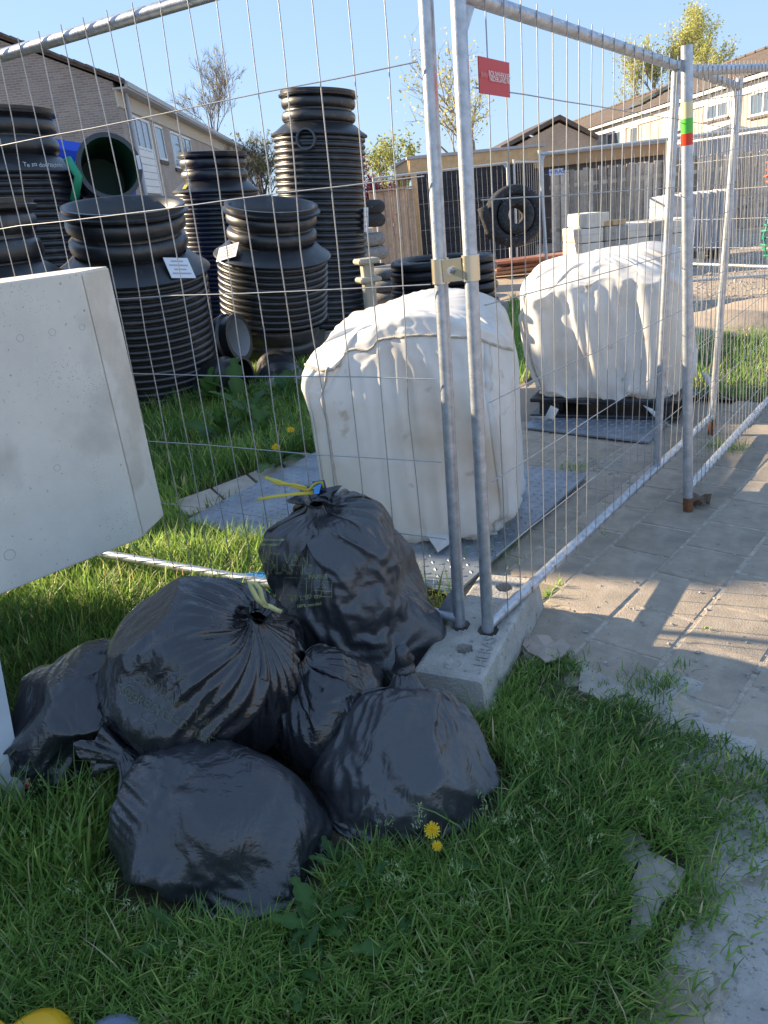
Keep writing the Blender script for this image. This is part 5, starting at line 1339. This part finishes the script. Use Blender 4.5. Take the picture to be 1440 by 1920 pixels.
bagprint('100% recycled', 8, B1[2], B1[0], 580, 1134, radians(-8), printout)
bagprint('pedaalemmerzak', 7, B1[2], B1[0], 510, 1012, radians(2), printout); bagprint('gerecycled', 7, B1[2], B1[0], 506, 1021, radians(2), printout)
printdim = mat('bag_print_dim', (.16, .18, .11), .5)
bagprint('GEMAAKT VAN', 30, B2[2], B2[0], 330, 1318, radians(32), printdim, squeeze=.9)
bagprint('GERECYCLED PLASTIC', 26, B2[2], B2[0], 330, 1352, radians(25), printdim, squeeze=.8)
bagprint('60', 44, B2[2], B2[0], 245, 1300, radians(50), printdim)
bagprint([((cos(t) * 16, sin(t) * 10, 0), (cos(t + .4) * 16, sin(t + .4) * 10, 0)) for t in np.arange(0, 6.2, .4)], 20, B2[2], B2[0], 280, 1345, .3, printdim)

# ================================================================== LITTER AND SMALL THINGS
def packet(name, label, corners, t, m, cat):
    e = empty(name, corners[0], label, cat); P_ = [Vector(p) for p in corners]; n_ = (P_[1] - P_[0]).cross(P_[2] - P_[0]).normalized() * t
    b = MB(); b.add([p for p in P_] + [p - n_ for p in P_], [(0, 1, 2, 3), (7, 6, 5, 4), (0, 4, 5, 1), (1, 5, 6, 2), (2, 6, 7, 3), (3, 7, 4, 0)]); b.build('sleeve', m, e); return e, P_
pk, PP = packet('blue_carton', 'flat bright blue carton lying in the sun behind the bin bags', [g(425, 1082, .16), g(512, 1078, .17), g(520, 1112, .12), g(430, 1110, .12)], .03, blueb, 'carton')
b = MB(); b.add([PP[0].lerp(PP[1], .35).lerp(PP[3].lerp(PP[2], .35), f) + Vector((0, 0, .002)) for f in (.1, .5)] + [PP[0].lerp(PP[1], .95).lerp(PP[3].lerp(PP[2], .95), f) + Vector((0, 0, .002)) for f in (.5, .15)], [(0, 1, 2, 3)]); b.build('white_print', whitel, pk)
pk, PP = packet('red_carton', 'small red packet standing in tall grass left of the largest bag', [g(222, 1184, .30), g(266, 1181, .30), g(268, 1225, .18), g(219, 1228, .18)], .05, redpk, 'carton')
b = MB(); b.add([PP[0].lerp(PP[1], .5).lerp(PP[3].lerp(PP[2], .5), f) + Vector((0, -.003, .002)) for f in (.15, .3)] + [PP[0].lerp(PP[1], .95).lerp(PP[3].lerp(PP[2], .95), f) + Vector((0, -.003, .002)) for f in (.3, .12)], [(0, 1, 2, 3)]); b.build('white_print', whitel, pk)
# torn cardboard
cd = empty('cardboard_scrap', g(1025, 1215), 'torn pinkish brown cardboard lying beside the concrete foot', 'cardboard')
out = [(984, 1196), (1005, 1190), (1028, 1191), (1040, 1203), (1055, 1197), (1070, 1212), (1058, 1228), (1040, 1238), (1022, 1240), (1010, 1230), (990, 1222), (980, 1208)]
pp = [Vector(g(x, y, .03 + .012 * sin(i * 1.7))) for i, (x, y) in enumerate(out)]; cc = sum(pp, Vector()) / len(pp)
V = pp + [cc] + [p - Vector((0, 0, .006)) for p in pp]; n = len(pp)
mesh('sheet', V, [(i, (i + 1) % n, n) for i in range(n)] + [(i, n + 1 + i, n + 1 + (i + 1) % n, (i + 1) % n) for i in range(n)], cardb, cd)
out = [(978, 1215), (1010, 1236), (1030, 1240), (1012, 1250), (990, 1240)]
pp = [Vector(g(x, y, .012)) for x, y in out]; mesh('under_sheet', pp + [p - Vector((0, 0, .004)) for p in pp], [(0, 1, 2, 3, 4)] + [(i, 5 + i, 5 + (i + 1) % 5, (i + 1) % 5) for i in range(5)], mat('cardboard_grey', (.30, .26, .22), .9), cd)
# dried leaf by the banded post
lf = empty('dry_leaf', g(1310, 948), 'curled brown dead leaf at the foot of the banded post', 'leaf')
V = []; F = []
for i in range(7):
    for j in range(5):
        u, v = i / 6 * 2 - 1, j / 4 * 2 - 1; w_ = .05 * (1 - u * u) ** .5 + .004; q = Vector(g(1310, 948)); V.append((q.x + u * .055 + .01 * v, q.y + v * w_, .012 + .03 * abs(v) ** 1.5 + .014 * sin(u * 5 + v * 3)))
for i in range(6):
    for j in range(4): F.append((i * 5 + j, i * 5 + 5 + j, i * 5 + 6 + j, i * 5 + 1 + j))
mesh('blade', V, F, mat('dead_leaf', (.22, .15, .10), .8, var=.3, vscale=40), lf, True)
# objects at the lower left corner
yb = empty('yellow_tub', g(40, 1925), 'rim of a yellow plastic thing in the lower left corner', 'plastic tub')
q = Vector(g(52, 1960, .05)); 
b = MB(); b.lathe([(.001, .075), (.05, .072), (.075, .055), (.085, .02), (.085, 0)], (q.x + .01, q.y, 0), 30); b.build('dome', yellowh, yb, True)
b = MB(); q2 = Vector(g(-14, 1915, .08)); b.tube([q2 + Vector((-.03, -.03, -.05)), q2, q2 + Vector((.035, -.012, -.045))], .014, 10); b.build('handle', yellowh, yb, True)
bd = empty('blue_grey_tub', g(200, 1925), 'edge of a blue-grey rounded plastic lid beside the yellow one', 'plastic tub')
q = Vector(g(202, 1962, .05)); b = MB(); b.lathe([(.001, .066), (.045, .063), (.068, .05), (.08, .02), (.08, 0)], (q.x, q.y, 0), 30); b.build('lid', bluegrey, bd, True)
# crumbs on the paving
rg = np.random.RandomState(7); V = []; F = []
def pebble(x, y, s, z=0.0):
    k = len(V); a_ = rg.uniform(0, 6)
    for i in range(5):
        t = a_ + i * 2 * pi / 5; V.append((x + cos(t) * s * rg.uniform(.7, 1.2), y + sin(t) * s * rg.uniform(.7, 1.2), z))
    V.append((x, y, z + s * rg.uniform(.3, .8)))
    for i in range(5): F.append((k + i, k + (i + 1) % 5, k + 5))
for i in range(420):
    x, y = rg.uniform(860, 1440), rg.uniform(820, 1340); p = g(x, y); pebble(p[0], p[1], abs(rg.normal(0, .0035)) + .0015, .001)
for i in range(120):
    p = g(rg.normal(1130, 40), rg.normal(870, 12)); pebble(p[0], p[1], rg.uniform(.004, .011), .0)
for i in range(300):
    x, y = rg.uniform(1280, 1440), rg.uniform(1400, 1920); p = g(x, y); pebble(p[0], p[1], rg.uniform(.0015, .005), .004)
tag(mesh('crumbs', V, F, mat('crumb_stone', (.36, .34, .31), .9, var=.4, vscale=30)), 'grit and small crumbs scattered on the paving', 'grit', kind='stuff')
V = []; F = []
for i in range(7000):
    y = rg.uniform(5.6, 18) ; x = rg.uniform(.3, .62) * y + rg.uniform(-.3, 1.5)
    if inside([x], [y], vergeB)[0] or y < 6.4 and x < 2.8: continue
    pebble(x, y, abs(rg.normal(0, .015)) + .006 * (y / 8), -.03)
tag(mesh('gravel', V, F, mat('gravel_stone', (.38, .33, .27), .95, var=.45, vscale=6)), 'stony gravel on the building site ground', 'gravel', kind='stuff')
# mound of sand beyond the right panel
mo = at(1390, 622, 7.6)
V = []; F = []
for i in range(25):
    for j in range(17):
        u, v = i / 24 * 2 - 1, j / 16 * 2 - 1; q = max(0, 1 - u * u - v * v); V.append((mo[0] + .6 + u * 1.5, 8.2 + v * .7, -.02 + .20 * q ** .8 * (1 + .3 * sin(u * 8 + v * 5))))
for i in range(24):
    for j in range(16): F.append((i * 17 + j, (i + 1) * 17 + j, (i + 1) * 17 + j + 1, i * 17 + j + 1))
tag(mesh('sand_mound', V, F, groundm, None, True), kind='structure')

# ================================================================== GRASS
print('grass')
rg = np.random.RandomState(11)
plate1 = [tuple(g(*p)[:2]) for p in ((352, 985), (852, 1128), (1102, 900), (640, 830))]
footp = [tuple((ftp(u, v, 0, False))[:2]) for u, v in ((-1.05, -1.1), (1.05, -1.1), (1.05, 1.1), (-1.05, 1.1))]
edg = [tuple(g(*p)[:2]) for p in ((330, 945), (572, 850), (600, 868), (350, 975))]
st1 = [tuple(g(*p)[:2]) for p in ((1150, 1572), (1185, 1560), (1225, 1592), (1290, 1640), (1262, 1690), (1205, 1760), (1175, 1790), (1185, 1680))]
st2 = [tuple(g(*p)[:2]) for p in ((1090, 1250), (1160, 1285), (1180, 1305), (1130, 1320), (1085, 1300))]
GC = .02; gx0, gy0 = -2.2, .8; gm = np.zeros((220, 200), bool)
for q in BAGFOOT:
    ii = ((q[:, 0] - gx0) / GC).astype(int); jj = ((q[:, 1] - gy0) / GC).astype(int); ok = (ii > 0) & (ii < 219) & (jj > 0) & (jj < 199); gm[ii[ok], jj[ok]] = True
gm2 = gm.copy()
for a in (-1, 0, 1):
    for b_2 in (-1, 0, 1): gm2 |= np.roll(np.roll(gm, a, 0), b_2, 1)
def free(x, y):
    i = ((x - gx0) / GC).astype(int); j = ((y - gy0) / GC).astype(int); ok = (i >= 0) & (i < 220) & (j >= 0) & (j < 200)
    bl = np.zeros(x.shape, bool); bl[ok] = gm2[i[ok], j[ok]]
    for pl_ in (plate1, footp, edg): bl |= inside(x, y, pl_)
    return ~bl
GV, GF, GCc = [], [], []; goff = 0
def blades(x, y, L, W, lean, cols, z0=.0, dirbias=None, stiff=None):
    global goff
    n = len(x); L = np.broadcast_to(L, (n,)); 
    a = rg.uniform(0, 2 * pi, n)
    if dirbias is not None: a = np.where(rg.rand(n) < dirbias[1], dirbias[0] + rg.normal(0, .7, n), a)
    le = lean * rg.uniform(.3, 1.5, n)
    d = np.stack([np.cos(a), np.sin(a)], 1); s_ = np.stack([-np.sin(a + rg.normal(0, .6, n)), np.cos(a)], 1)
    ts = np.array([0, .38, .72, 1.0]); wd = np.array([.8, 1.0, .7, 0])
    rows = []
    for t, w_ in zip(ts, wd):
        hx = le * t ** 1.7; hz = t * np.sqrt(np.clip(1 - (le * .6) ** 2, .12, 1)) * (1 - .22 * le * t)
        px_ = x + d[:, 0] * hx * L; py_ = y + d[:, 1] * hx * L; pz = z0 + np.clip(hz, .02, 1) * L
        if w_ > 0:
            rows.append(np.stack([px_ - s_[:, 0] * W * w_, py_ - s_[:, 1] * W * w_, pz], 1)); rows.append(np.stack([px_ + s_[:, 0] * W * w_, py_ + s_[:, 1] * W * w_, pz], 1))
        else: rows.append(np.stack([px_, py_, pz], 1))
    V = np.stack(rows, 1).reshape(-1, 3)
    base = goff + 7 * np.arange(n)[:, None]
    T = np.array([[0, 1, 3], [0, 3, 2], [2, 3, 5], [2, 5, 4], [4, 5, 6]])
    F = (base[:, None, :] * 0 + base[:, :, None] + T[None]).reshape(-1, 3)
    GV.append(V); GF.append(F); GCc.append(np.repeat(cols, 7, 0)); goff += 7 * n
def gcol(n, x, y, kind=0):
    c1 = np.array([.062, .150, .034]); c2 = np.array([.220, .350, .082]); c3 = np.array([.40, .46, .12]); c4 = np.array([.55, .47, .26])
    p = vnoise(np.stack([x * 3.1, y * 3.1, x * 0 + 5], 1), 3) * .5 + .5; t = np.clip(p + rg.normal(0, .28, n), 0, 1)[:, None]
    c = c1 * (1 - t) + c2 * t; q = rg.rand(n)
    c[q < .09] = c3; c[q < .035] = c4
    return c * rg.uniform(.8, 1.25, (n, 1))
def scatter(n, x0, x1, y0, y1, poly, keep=None):
    x = rg.uniform(x0, x1, n); y = rg.uniform(y0, y1, n); ok = inside(x, y, poly) & free(x, y)
    if keep is not None: ok &= rg.rand(n) < keep(x, y)
    return x[ok], y[ok]
edge_pts = np.array([g(*p)[:2] for p in lawn_px[:14]])
def edged(x, y):
    d = np.full(x.shape, 9.0)
    for a, b_2 in zip(edge_pts[:-1], edge_pts[1:]):
        ab = b_2 - a; t = np.clip(((x - a[0]) * ab[0] + (y - a[1]) * ab[1]) / (ab @ ab), 0, 1); d = np.minimum(d, np.hypot(x - a[0] - t * ab[0], y - a[1] - t * ab[1]))
    return d
def worn(x, y):      # thin grass along the trodden edge
    d = edged(x, y); nz = vnoise(np.stack([x * 7, y * 7, x * 0], 1), 9)
    k = np.clip((d + .14 * nz) / .17, .10, 1)
    k *= np.where(inside(x, y, st1) | inside(x, y, st2), .16, 1)
    return k
nz2 = lambda x, y, f, s: vnoise(np.stack([x * f, y * f, x * 0 + 1.5], 1), s) * .5 + .5
# near lawn
x, y = scatter(112000, -1.6, 1.5, .95, 2.75, lawn_poly, worn)
d = edged(x, y); L = (.048 + .066 * nz2(x, y, 4, 5)) * rg.uniform(.6, 1.35, len(x)) * np.clip(.45 + d * 1.3, .45, 1.0)
blades(x, y, L, .0016 + .0013 * rg.rand(len(x)), .75, gcol(len(x), x, y), .004, (-.6, .35))
# taller, coarser grass at left and around the bags
x, y = scatter(26000, -2.3, .3, 1.5, 3.6, lawn_poly, lambda x, y: np.clip(.25 + .9 * (-.25 - x) + .25 * (y - 1.6), .05, 1))
L = (.14 + .12 * nz2(x, y, 3, 6)) * rg.uniform(.5, 1.25, len(x)); blades(x, y, L, .0022 + .0014 * rg.rand(len(x)), .55, gcol(len(x), x, y), .004, (-.5, .4))
# grass behind the fence up to the chambers
x, y = scatter(60000, -3.4, .3, 3.3, 9, lawn_poly, lambda x, y: np.clip(1.15 - (y - 3.3) * .10, .25, 1))
L = (.08 + .16 * nz2(x, y, 1.6, 7) * np.clip((y - 3.9) / 1.2, .15, 1)) * rg.uniform(.5, 1.3, len(x)); blades(x, y, L, .003 + .002 * rg.rand(len(x)), .5, gcol(len(x), x, y) * 1.1, .004)
for vp, n, yl in ((vergeA, 6000, .2), (vergeB, 7000, .12)):
    xs = [p[0] for p in vp]; ys = [p[1] for p in vp]
    x, y = scatter(n, min(xs), max(xs), min(ys), max(ys), vp); blades(x, y, yl * rg.uniform(.4, 1.1, len(x)), .004, .5, gcol(len(x), x, y) * 1.3, -.006)
# tufts in the joints
for (tx, ty, n, r_, L_) in ((1025, 1118, 26, .012, .05), (1012, 1136, 14, .012, .03), (1048, 1100, 16, .01, .05), (1275, 1250, 22, .018, .04), (1240, 1285, 60, .03, .05), (1262, 1278, 30, .02, .03), (1075, 878, 60, .04, .05), (1365, 842, 90, .05, .06), (1340, 838, 60, .04, .06), (1380, 838, 60, .05, .04), (1330, 1180, 8, .01, .02), (930, 1010, 120, .08, .06), (960, 975, 90, .05, .05), (1070, 1245, 80, .04, .04), (1085, 1262, 60, .03, .03), (920, 1050, 90, .06, .07), (1110, 1000, 40, .05, .02), (1200, 1292, 60, .05, .04), (1140, 1302, 40, .04, .03)):
    q = g(tx, ty); x = q[0] + rg.normal(0, r_, n); y = q[1] + rg.normal(0, r_, n); blades(x, y, L_ * rg.uniform(.5, 1.3, n), .0018, .8, gcol(n, x, y) * 1.25, 0)
x, y = scatter(1100, -1.6, 1.3, 1.0, 3.4, lawn_poly); n_s = len(x)
blades(x, y, rg.uniform(.05, .14, n_s), .0012, 1.25, np.tile(np.array([.50, .43, .26]), (n_s, 1)) * rg.uniform(.6, 1.2, (n_s, 1)), .012)
# seed heads of annual meadow grass
sx, sy = scatter(260, -1.1, .9, 1.0, 2.0, lawn_poly, lambda x, y: np.clip(nz2(x, y, 3.5, 15) * 2.2 - .9, 0, 1) * (edged(x, y) > .12))
for a, b_2 in zip(sx, sy):
    k = 20; h_ = rg.uniform(.07, .15); dx, dy = rg.normal(0, .02, 2)
    t = rg.rand(k); x = a + dx * t + rg.normal(0, .007, k) * (1 - t * .4); y = b_2 + dy * t + rg.normal(0, .007, k)
    for_c = np.tile(np.array([.33, .42, .20]), (k, 1)) * rg.uniform(.7, 1.3, (k, 1))
    blades(x, y, np.full(k, .011), .0012, .8, for_c, h_ + t * .035)
    blades(np.array([a]), np.array([b_2]), np.array([h_ + .03]), .0007, .15, np.array([[.10, .16, .05]]), .004)
grass = colormesh('grass', np.vstack(GV), np.vstack(GF), np.vstack(GCc), grassm); tag(grass, 'unmown green grass growing round the bags and chambers', 'grass', kind='stuff')

# ------------------------------------------------------------------ dandelions and weeds
def leaf_mesh(lobes, L, W, seed, c):
    R_ = random.Random(seed); V = []; F = []; n = 14
    for i in range(n + 1):
        t = i / n; w_ = W * (sin(pi * min(1, t * .9 + .05)) ** .8) * (.55 + .45 * (1 if (i % lobes) else 0)) * (.3 + .9 * t)
        z = L * (.55 * t - .55 * t * t * 1.0); x = L * t * .92
        V += [(x, -w_, z + .25 * w_), (x, 0, z), (x, w_, z + .25 * w_)]
    for i in range(n):
        a = 3 * i; F += [(a, a + 3, a + 4, a + 1), (a + 1, a + 4, a + 5, a + 2)]
    me = bpy.data.meshes.new('leaf'); me.from_pydata(V, [], F); ca = me.color_attributes.new('col', 'FLOAT_COLOR', 'POINT')
    cc = []
    for i in range(len(V)):
        k = 1.35 if i % 3 == 1 else R_.uniform(.8, 1.1); cc += [c[0] * k, c[1] * k, c[2] * k, 1]
    ca.data.foreach_set('color', cc); me.polygons.foreach_set('use_smooth', [True] * len(me.polygons)); me.materials.append(leafm); return me
lms = [leaf_mesh(3, .15, .022, 1, (.055, .125, .030)), leaf_mesh(3, .12, .018, 2, (.045, .11, .03)), leaf_mesh(4, .17, .03, 3, (.07, .15, .035))]
def rosette(label, p, n, scale, seed, flowers=(), name='dandelion', cat='plant', rise=.35, group=None):
    R_ = random.Random(seed); e = empty(name, p, label, cat, group)
    for i in range(n):
        o = bpy.data.objects.new('leaf', R_.choice(lms)); link(o, e); s = scale * R_.uniform(.7, 1.2); o.scale = (s, s, s)
        o.rotation_euler = (R_.uniform(-.2, .2), -R_.uniform(.0, rise * 2.4), i * 2.4 + R_.uniform(-.3, .3))
    for (fx, fy, fz, r_) in flowers:
        b = MB(); b.tube([(p[0], p[1], 0), (p[0] + (fx - p[0]) * .5, p[1] + (fy - p[1]) * .6, fz * .6), (fx, fy, fz)], .0022, 6); b.build('stem', mat('stem_green', (.10, .18, .06), .6), e, True)
        V = []; F = []
        dirn = (Vector((0, -.55, 1))).normalized(); Rq = dirn.to_track_quat('Z', 'Y').to_matrix()
        for ring_i, (nn, rad, hh) in enumerate(((18, 1.0, .0), (16, .78, .12), (12, .5, .2), (8, .26, .24))):
            for k in range(nn):
                t = 2 * pi * k / nn + ring_i * .2 + R_.uniform(-.1, .1); rr = r_ * rad * R_.uniform(.85, 1.1); w_ = r_ * .10; kk = len(V)
                a = Vector((cos(t), sin(t), 0)); s_ = Vector((-sin(t), cos(t), 0))
                for v in (a * r_ * .08 + s_ * w_ * .4, a * rr + s_ * w_ + Vector((0, 0, r_ * hh)), a * rr * 1.05 + Vector((0, 0, r_ * hh)), a * rr - s_ * w_ + Vector((0, 0, r_ * hh)), a * r_ * .08 - s_ * w_ * .4): V.append(Rq @ v + Vector((fx, fy, fz + .001 * ring_i)))
                F.append((kk, kk + 1, kk + 2, kk + 3, kk + 4))
        mesh('flower_head', V, F, dandy, e)
    return e
def fl_(x, y, z, r): q = g(x, y, z); return (q[0], q[1], z, r)
rosette('open yellow dandelion in the grass below the knotted bag', g(815, 1640), 6, .8, 1, [fl_(810, 1556, .10, .020), fl_(820, 1586, .085, .013)])
rosette('leafy dandelion rosette without flower in the near grass', g(690, 1690), 9, .9, 2)
rosette('broad-leaved dandelion plant at the bottom of the lawn', g(600, 1760), 9, .9, 3)
rosette('yellow-flowered dandelion beside the nearer white bag', g(520, 880), 9, 1.5, 4, [fl_(517, 838, .14, .028)])
rosette('second yellow dandelion in the weeds left of the nearer white bag', g(548, 860), 9, 1.6, 5, [fl_(545, 806, .2, .028)])
rosette('dandelion with a dull yellow head near the bottom fence rail', g(335, 1090), 8, 1.1, 6, [fl_(335, 1062, .12, .022)])
for i, (px_, py_, s_) in enumerate(((420, 840, 2.4), (470, 800, 2.6), (500, 835, 2.0), (450, 770, 2.6), (540, 760, 2.2), (400, 775, 2.2))):
    rosette(('leafy weed nearest the stone edging left of the nearer white bag', 'big leafy weed in the middle of the strip before the chambers', 'lower leafy weed beside the yellow dandelion and white bag', 'leafy weed in front of the pale pipe stub', 'leafy weed in front of the grey-lined outlet', 'leafy weed at the foot of the nearest open chamber')[i], g(px_, py_), 14, s_, 20 + i, name='weed', rise=.55, group='weeds by the chambers')
for i, (px_, py_, s_) in enumerate(((265, 1075, 1.3), (430, 1080, .9), (300, 1100, 1.2))):
    rosette(('sunlit broad weed under the corner of the concrete element', 'small sunlit weed against the bottom fence rail', 'sunlit weed in tall grass before the fence rail')[i], g(px_, py_), 8, s_, 40 + i, name='weed', rise=.7)
for i, (px_, py_, s_, lb) in enumerate(((640, 1640, .8, 'flat leafy weed just right of the front bag'), (880, 1700, .7, 'small weed in the grass right of the flowering dandelion'), (560, 1840, .9, 'weed low in the grass at the bottom of the picture'), (760, 1800, .8, 'broad weed at the bottom, below the flowering dandelion'), (350, 1780, .8, 'weed in the grass below the front bag'))):
    rosette(lb, g(px_, py_), 7, s_, 60 + i, name='weed')
